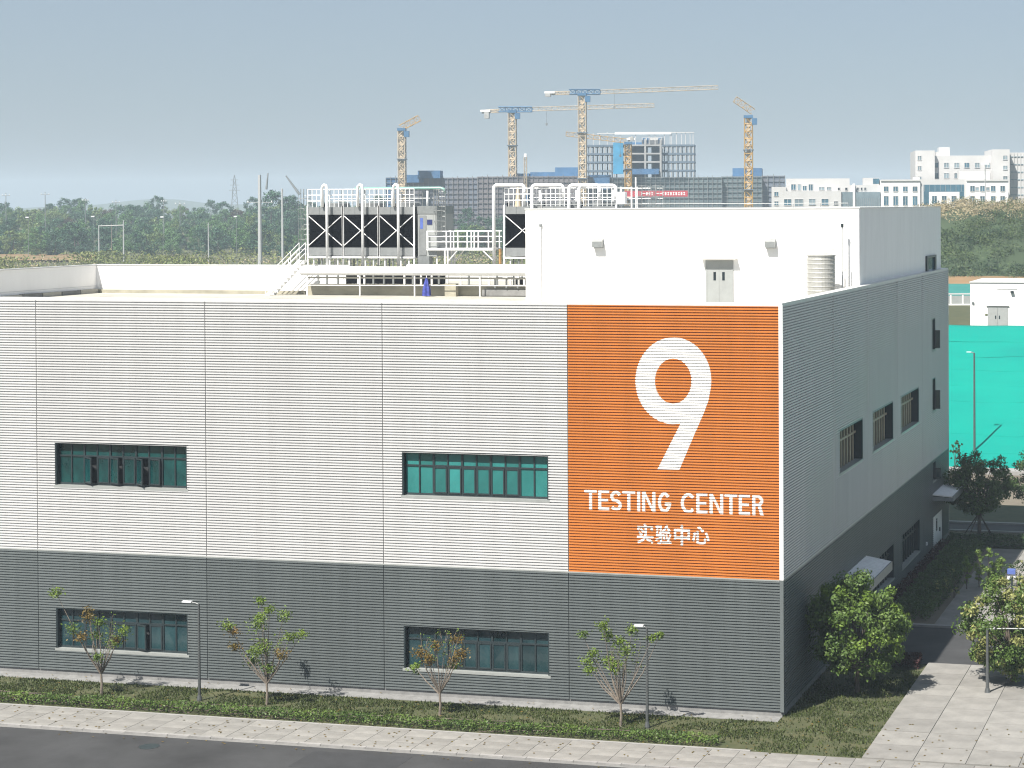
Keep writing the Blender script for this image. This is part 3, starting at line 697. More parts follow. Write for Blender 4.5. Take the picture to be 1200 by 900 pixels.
sheet('bounce_apron', 13, 60, -5.6, 11.2, .064, M['pave2'])  # unseen ground, added as a light reflector for wall and penthouse
sheet('bounce_apron', 13, 60, 19.75, 43.6, .068, M['pave2'])
sheet('paving', 4.6, 13, -5.6, 11.2, .06, M['pave'])
pv = [o for o in COL.objects if o.name.startswith('paving') and not o.name.startswith('paving_')][-1]
sm2 = MB().box(-1.035, 1.035, -1.035, 1.035, 0, .03).mesh('paving_slab', M['slab2'])
for i in range(4):
    for j in range(8): link('paving_slab', sm2, pv, (5.65+i*2.1, -4.55+j*2.1, .06+random.uniform(0, .005)))
sheet('driveway', .1, 40, 11.2, 19.45, .012, M['asphalt'])
kerb(.1, 40, 19.45, 19.75)
sheet('planting_bed', .1, 3.5, 19.75, 43.4, .06, M['dirt'])
sheet('paving', 3.5, 13, 19.75, 43.6, .064, M['pave'])
pv = [o for o in COL.objects if o.name.startswith('paving') and not o.name.startswith('paving_')][-1]
for i in range(4):
    for j in range(11): link('paving_slab', sm2, pv, (4.6+i*2.1, 20.9+j*2.1, .064+random.uniform(0, .005)))
sheet('lawn', -8, 40, 44.3, 50.0, .03, M['grass']); kerb(-20, 60, 50.0, 50.25)
sheet('road', -60, 90, 50.25, 53.5, .006, M['asphalt']); kerb(-60, 90, 53.5, 53.9)
sheet('lawn', -60, 90, 53.9, 62.3, .034, M['grass'])
sheet('paving', -60, 90, 62.3, 78.5, .02, M['dirt']); kerb(-60, 90, 78.5, 80.4, .35)
mb = MB(); rg = random.Random(21)
for _ in range(42000):
    if rg.random() < .72: x, y = rg.uniform(-46, 0), rg.uniform(-4.6, -.95)
    else: x, y = rg.uniform(.05, 4.6), rg.uniform(-5.5, 9.5)
    if noise.noise(Vector((x*.55, y*.9, 4))) < -.16 and rg.random() < .85: continue
    h = .05+.08*rg.random()+.05*max(0, noise.noise(Vector((x*.4, y*.4, 0)))); a = rg.uniform(0, 6.28); dx_, dy_ = .035*math.cos(a), .035*math.sin(a)
    n = len(mb.v); mb.v += [(x-dx_, y-dy_, .03), (x+dx_, y+dy_, .03), (x+rg.uniform(-.06, .06), y+rg.uniform(-.06, .06), .03+h)]; mb.f.append((n, n+1, n+2))
M['blade'] = leafmat('grass_blade', (.060, .078, .020), (.040, .056, .014), .2, .4, .6)
tag(mb.build('grass', M['blade']), 'short rough grass of the front lawn', 'grass', kind='stuff')
mb = MB()
for _ in range(700):
    x, y = rg.uniform(-46, 12), rg.choice([rg.uniform(-9.5, -5.6), rg.uniform(-5.6, -.1)])
    leaf_z = .10 if y > -8.8 else .02
    n = len(mb.v); a = rg.uniform(0, 6.28); c_, s_2 = .07*math.cos(a), .07*math.sin(a)
    mb.v += [(x-c_, y-s_2, leaf_z), (x+s_2*.6, y-c_*.6, leaf_z+.02), (x+c_, y+s_2, leaf_z+.005), (x-s_2*.6, y+c_*.6, leaf_z+.015)]; mb.f.append((n, n+1, n+2, n+3))
tag(mb.build('leaf_litter', M['leafR']), 'fallen leaves scattered over lawn and footpath', 'leaves', kind='stuff')
# net covered bank
mb = MB(); random.seed(11)
px = [-40+1.0*i for i in range(100)]
prof = [(80.6, -.1), (82, .3)]+[(82+25.5*k/26, .3+10.15*k/26) for k in range(1, 27)]+[(108.6, 10.5), (109.2, 9.9), (109.3, 9.0)]
for (y, z) in prof:
    for x in px: mb.v.append((x, y, z+(.22*noise.noise(Vector((x*.12, y*.25, 3)))+.10*noise.noise(Vector((x*.22, y*1.1, 8))))*(1 if z > .5 else 0)))
n = len(px); mb.f = [(j*n+i, j*n+i+1, (j+1)*n+i+1, (j+1)*n+i) for j in range(len(prof)-1) for i in range(n-1)]
bank = tag(mb.build('earth_bank', M['net'], smooth=True), kind='structure')
def bz(y): return .3+10.15*(y-82)/25.5
for k in range(8):
    y = 84+k*2.9+random.uniform(-.4, .4); q = MB()
    pts = [(x, y+.25*noise.noise(Vector((x*.2, k, 0))), 0) for x in px]
    q.tube([(p[0], p[1], bz(p[1])+.22*noise.noise(Vector((p[0]*.12, p[1]*.25, 3)))+.10*noise.noise(Vector((p[0]*.22, p[1]*1.1, 8)))+.0) for p in pts], .02, 4)
    q.build('net_seam', M['net'], bank)
mb = MB(); mb.quad((-120, 109, 9.7), (160, 109, 9.7), (160, 270, 9.7), (-120, 270, 9.7)); mb.quad((-120, 109, -1), (160, 109, -1), (160, 109, 9.7), (-120, 109, 9.7))
tag(mb.build('plateau', M['grass']), kind='structure')
# fence wall, net strip, dry strip behind, on the plateau
def strip(name, D0, D1, z0, z1, m, x0=1040, x1=1290):
    a = at(x0, 300, D0); b = at(x1, 300, D0); c = at(x1, 300, D1); d = at(x0, 300, D1)
    mb = MB(); mb.quad((a.x, a.y, z0), (b.x, b.y, z0), (c.x, c.y, z1), (d.x, d.y, z1)); return tag(mb.build(name, m), kind='structure')
strip('net_slope', 256, 290, 9.9, 10.6, M['net2'])
strip('dry_slope', 290, 325, 10.6, 11.6, M['dryfield'])
t = thing('low_wall', 'low white wall with grey infill panels beyond the green slope', 'wall', tuple(at(1086, 364, 246).xy)+(9.7,), YAW*-1)
for k in range(10): MB().box(k*1.5-.09, k*1.5+.09, -.1, .1, 0, 1.35).build('pier', M['ww'], t)
for k in range(9): MB().box(k*1.5+.09, k*1.5+1.41, -.04, .04, .15, 1.2).build('infill_panel', M['door'], t)
MB().box(-.1, 13.6, -.13, .13, 1.35, 1.5).build('coping', M['hw'], t)
MB().box(-.1, 13.6, -.128, .128, 0, .15).build('base_course', M['ww'], t)
# white building on the plateau
o = at(1137, 360, 205); RZ = -YAW
t = thing('white_building', 'small plain white building with grey double doors above the green slope', 'building', (o.x, o.y, 9.4), 0)
MB().box(0, 22, 0, 10, 0, 4.75).build('wall', M['ww'], t)
MB().box(-.08, 22.08, -.08, 10.08, 4.75, 4.85).build('roof_cap', M['cap'], t)
s = FPX/205
dx = lambda x: (x-1137)/s
for a, b in ((1157.5, 1169), (1169.3, 1181)): MB().box(dx(a), dx(b), -.05, .02, 0, 2.25).build('door_leaf', M['door'], t)
for a in (1166.2, 1170.6): MB().box(dx(a), dx(a+1.4), -.06, -.045, 1.0, 1.35).build('door_window', M['g_dark'], t)
MB().box(dx(1156), dx(1182.5), -.16, 0, 2.35, 2.43).build('door_canopy', M['ww'], t)
MB().box(dx(1184.5), dx(1188), -.3, 0, 3.72, 3.92).build('vent_hood', M['dgray'], t)
MB().box(dx(1139), dx(1141.5), -.16, 0, 2.6, 2.78).build('wall_lamp', M['gray'], t)
MB().box(dx(1168), dx(1192), -.04, 0, 4.10, 4.14).build('pipe', M['cap'], t)
MB().box(dx(1154.5), dx(1158), -.04, 0, 1.35, 1.5).build('notice', M['leafY'], t)
# hill
mb = MB(); C0 = at(1215, 330, 350)
def hillz(u, v): return 11.5*math.exp(-((u+8)/30)**2*(1 if u < -8 else .5)-((v)/34)**2)+.7*noise.noise(Vector((u*.09, v*.09, 0)))
RU = Vector((math.cos(-YAW), math.sin(-YAW), 0)); RV = Vector((-math.sin(-YAW), math.cos(-YAW), 0))
us = [-90+4*i for i in range(60)]; vs_ = [-50+4*i for i in range(32)]
for v in vs_:
    for u in us:
        p = Vector((C0.x, C0.y, 0))+RU*u+RV*v; mb.v.append((p.x, p.y, 10.6+hillz(u, v)*sm(-48, -30, v)))
n = len(us); mb.f = [(j*n+i, j*n+i+1, (j+1)*n+i+1, (j+1)*n+i) for j in range(len(vs_)-1) for i in range(n-1)]
M['hs1'] = leafmat('hill_leaf', (0.065, 0.0944, 0.0273), (0.039, 0.0649, 0.0189), .15, .4, .2); M['hs2'] = leafmat('hill_leaf_dark', (.028, .055, .022), (.018, .038, .016), .15, .4, .2)
M['hillg'] = mat('hill_grass', (0.034, 0.056, 0.022), .95, 0, .25, .08, bump=.5, bscale=.5, col2=(0.02475, 0.04125, 0.0154))
tag(mb.build('hill', M['hillg'], smooth=True), kind='structure')

# ------------------------------------------------------------------ VEGETATION
def leaf(mb, p, sz, rnd, up=.3, nv=None):
    nrm = Vector((rnd.gauss(0, 1), rnd.gauss(0, 1), rnd.gauss(up, 1)))
    if nv is not None: nrm = nrm*.6+nv*1.1
    if nrm.length < 1e-3: nrm = Vector((0, 0, 1))
    nrm.normalize(); a = nrm.orthogonal().normalized(); b = nrm.cross(a)
    th = rnd.uniform(0, 6.28); a, b = a*math.cos(th)+b*math.sin(th), b*math.cos(th)-a*math.sin(th)
    L, W_ = sz*rnd.uniform(.7, 1.2), sz*rnd.uniform(.35, .6)
    n = len(mb.v); mb.v += [tuple(p-a*L*.5), tuple(p+b*W_*.5), tuple(p+a*L*.5), tuple(p-b*W_*.5)]; mb.f.append((n, n+1, n+2, n+3))
def crown(seed, rx, rz, cz, n, sz, K=40, shell=.55, cr=.3, flat=0):
    rnd = random.Random(seed); mb = MB(); cl = []
    for k in range(K):
        d = Vector((rnd.gauss(0, 1), rnd.gauss(0, 1), rnd.gauss(0, 1))).normalized(); q = shell+(1-shell)*rnd.random()**.6
        z = d.z*rz*q
        if flat and z < -rz*flat: z = -rz*flat*rnd.random()
        cl.append((Vector((d.x*rx*q, d.y*rx*q, cz+z)), rx*cr*rnd.uniform(.6, 1.15)))
    per = n//K
    for c, r in cl:
        for _ in range(per):
            d = Vector((rnd.gauss(0, 1), rnd.gauss(0, 1), rnd.gauss(0, 1))).normalized()*r*rnd.random()**.45
            d.z *= .8; leaf(mb, c+d, sz, rnd, .3, d.normalized())
    return mb, cl
def tree(name, label, loc, rx, rz, cz, n, sz, m, seed, group=None, K=40, trunk_r=.11, shell=.55, cr=.3, bark='bark', cat='tree', m2=None, fork=None):
    t = thing(name, label, cat, loc, random.uniform(0, 6), group)
    mb, cl = crown(seed, rx, rz, cz, n, sz, K, shell, cr)
    mb.build('crown', m, t)
    if m2:
        b2, _ = crown(seed+5, rx*1.02, rz*1.02, cz, n//4, sz, K//2, .8, cr*.7); b2.build('blossom', m2, t)
    zf = fork if fork else cz-rz*.8
    q = MB(); q.tube([(0, 0, -.1), (.03, .02, zf*.5), (0, 0, zf)], [trunk_r*1.25, trunk_r, trunk_r*.85], 8); q.build('trunk', M[bark], t)
    q = MB()
    for c, r in cl[::2]:
        mid = Vector((c.x*.4, c.y*.4, zf+(c.z-zf)*.55)); q.tube([(0, 0, zf*.95), mid, c], [trunk_r*.5, trunk_r*.3, .015], 5)
    q.build('limb', M[bark], t)
    return t
tree('round_tree', 'round green tree at the side wall near the building corner', (2.35, 4.9, 0), 2.2, 2.3, 3.0, 15000, .19, M['leafA'], 1, K=90, m2=M['leafB'], cr=.28)
tree('flowering_tree', 'round yellow flecked tree beside the driveway at the right edge', (9.05, 8.3, 0), 2.25, 2.2, 2.75, 15000, .19, M['leafA'], 2, K=90, m2=M['leafP'], cr=.28)
t3 = tree('staked_tree', 'round dark tree propped by stakes beyond the far building corner', (2.35, 46.3, 0), 2.3, 1.95, 3.85, 13000, .2, M['leafH'], 3, K=120, cr=.24, shell=.55, fork=1.7, trunk_r=.13)
for k in range(4):
    a = k*math.pi/2+.5; q = MB(); q.tube([(1.5*math.cos(a), 1.5*math.sin(a), 0), (.1*math.cos(a), .1*math.sin(a), 1.8)], .035, 5); q.build('stake', M['bark'], t3)
tree('edge_tree', 'dark tree cut off by the right edge in front of the green slope', (5.9, 51.5, 0), 2.0, 2.4, 3.9, 4000, .18, M['leafD'], 4, K=40, shell=.5)
p = onZ(1119, 562, 0); tree('thin_sapling', 'slim young tree before the green slope close to the building edge', tuple(p), .35, 1.5, 2.2, 500, .16, M['leafD'], 5, K=14, trunk_r=.04)
p = onZ(1126, 560, 0); tree('thin_sapling', 'shorter slim young tree before the green slope next to its taller twin', tuple(p), .4, 1.2, 1.9, 450, .16, M['leafD'], 6, K=12, trunk_r=.04)
# columnar shrubs
cols = [(1133, 692, 650), (1147, 690, 645), (1158, 690, 640), (1166, 688, 645), (1173, 685, 648)]
for i, (x, yb, yt) in enumerate(cols):
    p = onZ(x, yb, 0); h = onY(x, yt, p.y).z
    tree('columnar_shrub', 'slim upright green shrub on the paving edge, %s of five' % ['leftmost', 'second from left', 'middle and tallest', 'fourth from left', 'rightmost'][i], (p.x, p.y, .06), .26, h*.5, h*.52, 750, .13, M['leafC'], 20+i, 'columnar shrubs', K=18, trunk_r=.03, cat='shrub', shell=.2, cr=.7)
for i, (x, yb, yt) in enumerate([(1105, 708, 680), (1118, 702, 668), (1178, 692, 663), (1192, 688, 655)]):
    p = onZ(x, yb, 0); h = onY(x, yt, p.y).z
    tree('blossom_shrub', ['pale blossoming shrub at the hedge end by the kerb', 'taller pale blossoming shrub beside the columnar shrubs', 'pale shrub beside the blue topped garden lamp', 'pale shrub on the paving at the right edge'][i], (p.x, p.y, .06), .5, h*.45, h*.55, 420, .12, M['leafD'], 40+i, K=16, trunk_r=.025, cat='shrub', m2=M['leafP'], cr=.45)
def hedge(name, label, x0, x1, y0, y1, h, m, n, seed, sz=.14):
    rnd = random.Random(seed); t = thing(name, label, 'hedge', ((x0+x1)/2, (y0+y1)/2, .05)); mb = MB(); a, b = (x1-x0)/2, (y1-y0)/2
    for _ in range(n):
        x, y = rnd.uniform(-a, a), rnd.uniform(-b, b); top = h*(.85+.25*noise.noise(Vector((x*1.3+seed, y*1.3, 0))))
        z = top*(1-.9*rnd.random()**2.2) if rnd.random() < .8 else rnd.uniform(.05, top)
        leaf(mb, Vector((x, y, z)), sz, rnd, .8)
    mb.build('foliage', m, t); q = MB()
    for k in range(8): q.tube([(rnd.uniform(-a, a)*.9, rnd.uniform(-b, b)*.9, 0), (rnd.uniform(-a, a)*.9, rnd.uniform(-b, b)*.9, h*.8)], .02, 4)
    q.build('stem', M['bark'], t)
hedge('hedge', 'long dark green hedge along the shaded side wall', 1.0, 3.2, 20.6, 43.0, .8, M['leafH'], 17000, 1)
hedge('hedge', 'reddish low hedge strip against the shaded side wall', .25, .9, 22, 43.2, .7, M['leafRed'], 3500, 2)
hedge('hedge', 'dark clipped hedge behind the paving past the far building corner', .6, 14, 43.7, 45.1, .85, M['leafD'], 9000, 3)
hedge('hedge', 'low dark red hedge at the corner of the driveway', 1.0, 4.35, 9.9, 11.1, .55, M['leafRed'], 3500, 4)
hedge('hedge', 'low green hedge along the kerb of the front lawn', -60, -1.5, -5.4, -4.6, .45, M['leafA'], 14000, 5)
# saplings in front of the facade
def sapling(label, base, clusters, mats, seed, Y=-3.0):
    rnd = random.Random(seed); t = thing('sapling', label, 'tree', (base, Y, 0), 0, 'young trees along the front wall')
    zf = 1.0
    q = MB(); q.tube([(0, 0, 0), (.03, 0, zf*.5), (0, 0, zf)], [.07, .055, .05], 7); q.build('trunk', M['barkp'], t)
    qb = MB(); leaves = {}
    for i, (x, y, r, mi) in enumerate(clusters):
        p = onY(x, y, Y); c = Vector((p.x-base, rnd.uniform(-.6, .6), p.z))
        mid = Vector((c.x*.55+rnd.uniform(-.1, .1), c.y*.5, zf+(c.z-zf)*.45))
        qb.tube([(0, 0, zf*.95), mid, c], [.035, .022, .008], 5)
        mb = leaves.setdefault(mi, MB()); rr = r/26.
        for _ in range(int(40+r*15)):
            d = Vector((rnd.gauss(0, .5), rnd.gauss(0, .5), rnd.gauss(0, .38)))*rr*1.2; leaf(mb, c+d, .135, rnd, .9)
    mb = leaves.setdefault('leafB', MB())
    for _ in range(13):
        a = rnd.uniform(-1.0, 1.0); b0 = Vector((a*.55, rnd.uniform(-.35, .35), zf+rnd.uniform(.6, 1.2))); tip = Vector((a, rnd.uniform(-.5, .5), zf+rnd.uniform(1.5, 2.8)))
        qb.tube([(0, 0, zf*.97), b0, tip], [.02, .012, .004], 4)
        for __ in range(3):
            f = rnd.uniform(.3, 1); p0 = b0.lerp(tip, f); d = Vector((rnd.uniform(-.3, .3), rnd.uniform(-.3, .3), rnd.uniform(.05, .35))); qb.tube([p0, p0+d], [.008, .003], 3)
            for ___ in range(5): leaf(mb, p0+d+Vector((rnd.gauss(0, .07), rnd.gauss(0, .07), rnd.gauss(0, .05))), .10, rnd, .9)
    qb.build('branch', M['barkp'], t)
    for mi, mb in leaves.items(): mb.build('foliage', M[mi], t)
B, A_, O = 'leafB', 'leafA', 'leafR'
sapling('sparse young tree with one high leaf tuft before the lower left window', -31.3, [(72, 692, 7, B), (98, 717, 5, O), (104, 723, 6, O), (92, 735, 7, A_), (103, 743, 7, O), (107, 747, 5, B), (115, 729, 6, B), (137, 742, 8, B), (127, 754, 9, B), (131, 752, 5, O), (120, 768, 5, B)], None, 1)
sapling('sparse green young tree before the dark wall between the windows', -23.0, [(299, 707, 5, B), (320, 712, 6, B), (312, 720, 6, B), (302, 731, 9, B), (331, 722, 8, B), (275, 730, 7, B), (281, 736, 6, O), (281, 755, 5, O), (313, 756, 9, B), (300, 763, 8, B), (340, 747, 7, B), (349, 745, 6, B), (335, 765, 7, O), (290, 778, 6, B), (316, 782, 7, B)], None, 2)
sapling('orange tinged young tree before the lower right window', -14.7, [(495, 763, 7, O), (505, 770, 6, O), (512, 756, 6, O), (531, 752, 6, O), (541, 765, 7, O), (533, 775, 7, O), (483, 784, 6, B), (525, 783, 6, B), (500, 778, 5, O)], None, 3)
sapling('sparse green young tree beside the street lamp near the corner', -6.4, [(710, 731, 7, B), (713, 745, 6, B), (737, 741, 6, B), (725, 752, 6, B), (735, 761, 8, B), (684, 743, 5, A_), (765, 747, 5, B), (773, 744, 4, B), (686, 778, 7, B), (692, 784, 6, B), (697, 764, 5, B), (709, 777, 8, B), (720, 781, 8, B)], None, 4)
# lamps
def lamp(label, loc, h, arm, head=.5, m='pole', r=.06, cat='street lamp', az=0, group='street lamps'):
    t = thing('street_lamp', label, cat, loc, az, group)
    MB().tube([(0, 0, 0), (0, 0, h)], [r*1.2, r*.8], 8).build('pole', M[m], t)
    MB().lathe([(r*2, 0), (r*2, .1), (r*1.3, .3)], 10).build('base', M[m], t)
    q = MB(); q.tube([(0, 0, h-.03), (arm*.4, 0, h+.03), (arm, 0, h+.06)], r*.5, 6); q.build('arm', M[m], t)
    q = MB(); s_ = 1 if arm > 0 else -1; x0, x1 = sorted((arm-s_*.1, arm+s_*head)); q.box(x0, x1, -.09, .09, h+.04, h+.1); q.build('lamp_head', M['lampw'], t)
lamp('slim lamp post with arm to the left beside the lower left window', (-26.33, -3, 0), 4.42, -.45, .35)
lamp('slim lamp post with arm to the left near the building corner', (-5.21, -3, 0), 4.32, -.25, .3)
lamp('slim lamp post with long arm to the right before the flowering tree', (8.16, 6.0, 0), 3.0, 1.9, .4, r=.07, az=R(2))
lamp('tall slim street lamp standing before the turquoise slope', tuple(onZ(1142, 545, 0)), 9.6, -.35, .3, r=.09, m='pole')
p = onZ(1186, 700, 0); t = thing('garden_lamp', 'short garden lamp with blue topped white head on the paving', 'lamp', (p.x, p.y, .06))
MB().tube([(0, 0, 0), (0, 0, 1.0)], .05, 8).build('post', M['dgray'], t)
q = MB(); q.tube([(-.22, 0, .95), (-.12, 0, 1.2), (.05, 0, 1.25), (.2, 0, 1.05)], .09, 7); q.build('lamp_head', M['lampw'], t)
MB().box(-.25, .2, -.16, .16, 1.28, 1.55).build('panel', M['lampb'], t)

# ------------------------------------------------------------------ WOOD ON THE LEFT
protos = []
for i, (mk, rx, rz) in enumerate([('f1', 4.2, 4.2), ('f2', 3.8, 4.6), ('f3', 4.0, 3.6), ('f1', 3.4, 4.4), ('f2', 4.6, 4.0), ('f4', 3.2, 3.0), ('f3', 3.2, 4.4)]):
    mb, _ = crown(100+i, rx, rz, rz*.92, 2600, .55, 34, .5, .33); me = mb.mesh('crown', M[mk])
    tm = MB(); tm.tube([(0, 0, -1.5), (0, 0, rz*1.1)], [.22, .12], 5); protos.append((me, tm.mesh('trunk', M['bark']), mk))
LBL = {'f1': 'mid green broadleaf tree in the hazy wood behind the roof', 'f2': 'dark green tree in the hazy wood behind the roof', 'f3': 'olive tinted tree in the hazy wood behind the roof', 'f4': 'russet brown tree in the hazy wood behind the roof'}
GRP = {'f1': 'mid green trees of the far wood', 'f2': 'dark trees of the far wood', 'f3': 'olive trees of the far wood', 'f4': 'russet trees of the far wood'}
def wood_tree(x, D, k, s_, rnd):
    p = at(x, 300, D); z = hgt(p.x, p.y); me, tm, mk = protos[k]
    t = thing('wood_tree', LBL[mk], 'tree', (p.x, p.y, z), rnd.uniform(0, 6.28), GRP[mk]); sz = s_*rnd.uniform(.85, 1.15)
    t.scale = (sz, sz, s_*rnd.uniform(.85, 1.2)); link('crown', me, t); link('trunk', tm, t)
rnd = random.Random(5); cnt = 0
rows = [(585, 1.0), (610, .95), (640, 1.05), (675, 1.1), (715, 1.1), (760, 1.15), (810, 1.15), (860, .95)]
for D, s_ in rows:
    step = 4.0*FPX/D*s_*1.75
    x = -28+rnd.uniform(0, step)
    while x < 640:
        if D < 700 or x < 470:
            k = rnd.choices(range(7), [5, 5, 4, 4, 4, 1.0 if D < 780 else 4, 3])[0]
            if D > 640 or x < 460 or x > 495: wood_tree(x, D+rnd.uniform(-12, 12), k, s_*rnd.uniform(.8, 1.1), rnd); cnt += 1
        x += step*rnd.uniform(.7, 1.25)
for (x, D, k, s_) in [(187, 870, 1, 1.25), (178, 872, 0, 1.1), (318, 700, 1, 1.75), (330, 690, 4, 1.7), (342, 705, 1, 1.6), (304, 720, 1, 1.4), (78, 865, 1, 1.2), (90, 868, 1, 1.15), (60, 865, 2, 1.1), (20, 800, 2, 1.2), (30, 650, 2, 1.4)]:
    wood_tree(x, D, k, s_, rnd)
M['scrubm'] = leafmat('scrub_leaf', (.18, .185, .05), (.09, .13, .03), .2, .4, .15)
# scrub and reeds before the wood
mb = MB(); mb2 = MB()
for _ in range(9000):
    D = rnd.uniform(440, 590); x = rnd.uniform(-40, 640); p = at(x, 300, D); c = noise.noise(Vector((p.x*.05, p.y*.05, 0)))
    if D > 515 and x < 112 and rnd.random() < .8: continue
    if c > -.05 or D > 560: leaf(mb, Vector((p.x, p.y, hgt(p.x, p.y)+rnd.random()**1.5*2.0*(1+c))), .8, rnd, .5)
    else: leaf(mb2, Vector((p.x, p.y, hgt(p.x, p.y)+rnd.random()*1.1)), .6, rnd, .3)
for (x, D, r, h) in [(205, 470, 8, 3), (190, 480, 6, 2.5), (230, 475, 5, 2), (115, 500, 4, 3.2), (100, 505, 4, 3), (5, 470, 5, 2.5)]:
    c = at(x, 300, D)
    for _ in range(420): leaf(mb, Vector((c.x+rnd.gauss(0, r*.5), c.y+rnd.gauss(0, 4), hgt(c.x, c.y)+rnd.random()*h)), .8, rnd, .5)
tag(mb.build('scrub', M['scrubm']), 'rough scrub in front of the far wood', 'scrub', kind='stuff')
tag(mb2.build('reeds', M['plume']), 'dry reeds in front of the far wood', 'reeds', kind='stuff')
a = at(-30, 300, 520); b = at(112, 300, 520); c = at(112, 300, 588); d = at(-30, 300, 588)
mb = MB(); mb.quad(*[(q.x, q.y, hgt(q.x, q.y)+.5) for q in (a, b, c, d)]); tag(mb.build('dry_field', M['dryfield']), kind='structure')
# hill cover
mb = MB(); mb2 = MB(); mb3 = MB()
for _ in range(1500):
    u, v = rnd.uniform(-60, 60), rnd.uniform(-46, 26); h = hillz(u, v)*sm(-48, -30, v); p = Vector((C0.x, C0.y, 0))+RU*u+RV*v
    rr = rnd.uniform(1.3, 3.0); pl = h > 8.8 and v > -18 and rnd.random() < .8
    for _ in range(150):
        d = Vector((rnd.gauss(0, 1), rnd.gauss(0, 1), abs(rnd.gauss(0, 1)))).normalized(); k = rnd.uniform(.75, 1.02)
        q = Vector((p.x, p.y, 10.35+h))+Vector((d.x, d.y, d.z*.85))*rr*k
        leaf(mb2 if pl else (mb if (u*7+v*3) % 5 < 3 else mb3), q, .36 if not pl else .32, rnd, .4, d)
tag(mb.build('hill_scrub', M['hs1']), 'dense green scrub covering the hill', 'scrub', kind='stuff')
tag(mb3.build('hill_scrub', M['hs2']), 'darker bushes mixed into the hill scrub', 'scrub', kind='stuff')
tag(mb2.build('plume_grass', M['plume']), 'pale plume grass along the hill top', 'grass', kind='stuff')
# far hills
mb = MB(); ridge = []
for i in range(61):
    x = -300+i*30; top = 8+17*math.exp(-((x-185)/75)**2)+7*math.exp(-((x-60)/60)**2)+10*math.exp(-((x-330)/70)**2)+2*noise.noise(Vector((i*.5, 0, 0)))
    p = at(x, 300, 2250); p2 = at(x, 300, 2500); ridge.append((p.x, p.y, -5)); ridge.append((p2.x, p2.y, 8+top)); 
mb.v = ridge; mb.f = [(2*i, 2*i+2, 2*i+3, 2*i+1) for i in range(60)]
tag(mb.build('hills', M['hillm'], smooth=True), kind='structure')

# ------------------------------------------------------------------ poles and pylons
def pole(label, x, yt, yb, D, m='polew', r=.12, arms=(), name='utility_pole'):
    a, b = at(x, yb, D), at(x, yt, D); zb = min(b.z-3, hgt(a.x, a.y))
    t = thing(name, label, 'pole', (a.x, a.y, zb), -YAW); h = b.z-zb
    MB().tube([(0, 0, 0), (0, 0, h)], [r, r*.7], 7).build('pole', M[m], t)
    for (dz, hw) in arms:
        MB().box(-hw, hw, -.08, .08, h-dz-.12, h-dz).build('crossarm', M[m], t)
        for x_ in (-hw*.9, 0, hw*.9): MB().box(x_-.12, x_+.12, -.1, .1, h-dz, h-dz+.35).build('insulator', M['lampw'], t)
    return t
pole('tall pale mast with a long crossarm left of the cooling towers', 305, 205, 311, 480, r=.55, arms=((6.6, 3.2),), name='light_mast')
pole('shorter pale mast just left of the ladder cage', 331, 221, 262, 520, r=.35)
pole('pale pole standing right of the wood clearing', 244.5, 261, 307, 500, r=.18)
pole('pale pole of the crossbar frame, right leg', 145, 258, 300, 520, r=.22)
pole('short pole of the crossbar frame, left leg', 116, 264, 278, 520, r=.2)
pole('thin brown pole between the crossbar legs', 131, 262, 293, 530, 'barkp', .14)
a, b = at(116, 265, 520), at(145, 264, 520); q = MB(); q.tube([a, b], .16, 5); tag(q.build('crossbar', M['cw']), 'thin horizontal beam between two poles before the wood', 'beam')
for i, (x, yt, yb, hw) in enumerate([(53, 225, 245, 1.4), (7, 226, 240, 1.3), (100, 232, 245, 1.0), (211, 236, 248, 1.6), (136, 234, 246, 1.2), (192, 233, 244, .8)]):
    pole('small power pole above the wood, %s' % ['with a slim top left of the rust coloured trees', 'nearest the left picture edge', 'amid the russet trees', 'right of the tall dark tree', 'right of the russet trees', 'close to the tall dark tree'][i], x, yt, yb, 640, 'gray', r=.15, arms=((.8, hw),))
for i, (x, yt) in enumerate([(33, 255), (110, 254), (191, 254.5), (277, 254)]):
    a = at(x, yt, 560); t = thing('far_lamp', 'tiny white lamp head in front of the far wood, %s' % ['leftmost of four', 'second from left', 'third from left', 'rightmost of four'][i], 'street lamp', (a.x, a.y, a.z-6), -YAW, 'lamps before the wood')
    MB().tube([(0, 0, -6), (0, 0, 6)], .06, 5).build('pole', M['gray'], t); MB().box(-.7, .2, -.25, .25, 5.9, 6.25).build('lamp_head', M['lampw'], t)
for i, (xa, ya, xb, yb) in enumerate([(335, 206, 351, 228), (312, 222, 314, 203)]):
    a, b = at(xa, ya, 640), at(xb, yb, 640); q = MB(); q.tube([b, a], [.5, .25], 5) if i == 0 else q.tube([a, b], [.4, .2], 5); tag(q.build('crane_boom', M['gray']), ['slanting dark mobile crane boom above the trees left of the ladder', 'nearly upright thin boom tip above the dark trees'][i], 'crane boom')
t = thing('lattice_pylon', 'faint lattice power pylon on the horizon of the wood', 'pylon', tuple(at(275, 240, 1150).xy)+(14,), -YAW)
q = MB()
for sx in (-1, 1):
    q.tube([(sx*2.6, 0, 0), (sx*.6, 0, 24), (0, 0, 27)], .22, 4)
    for k in range(7): w0, w1 = 2.6-k*.28, 2.6-(k+1)*.28; q.tube([(sx*w0, 0, k*3.4), (-sx*w1, 0, k*3.4+3.4)], .14, 4)
q.build('lattice', M['gray'], t)
for k in range(3): MB().box(-3.2+k*.5, 3.2-k*.5, -.15, .15, 18+k*3, 18.3+k*3).build('crossarm', M['gray'], t)
# floodlight pole before the white buildings
t = pole('white floodlight pole before the white hospital like block', 1154.5, 192, 250, 420, r=.16, name='floodlight_pole'); h = 0
MB().box(-.9, .9, -.15, .15, at(1154, 193, 420).z-t.location.z, at(1154, 191, 420).z-t.location.z).build('lamp_bar', M['lampw'], t)

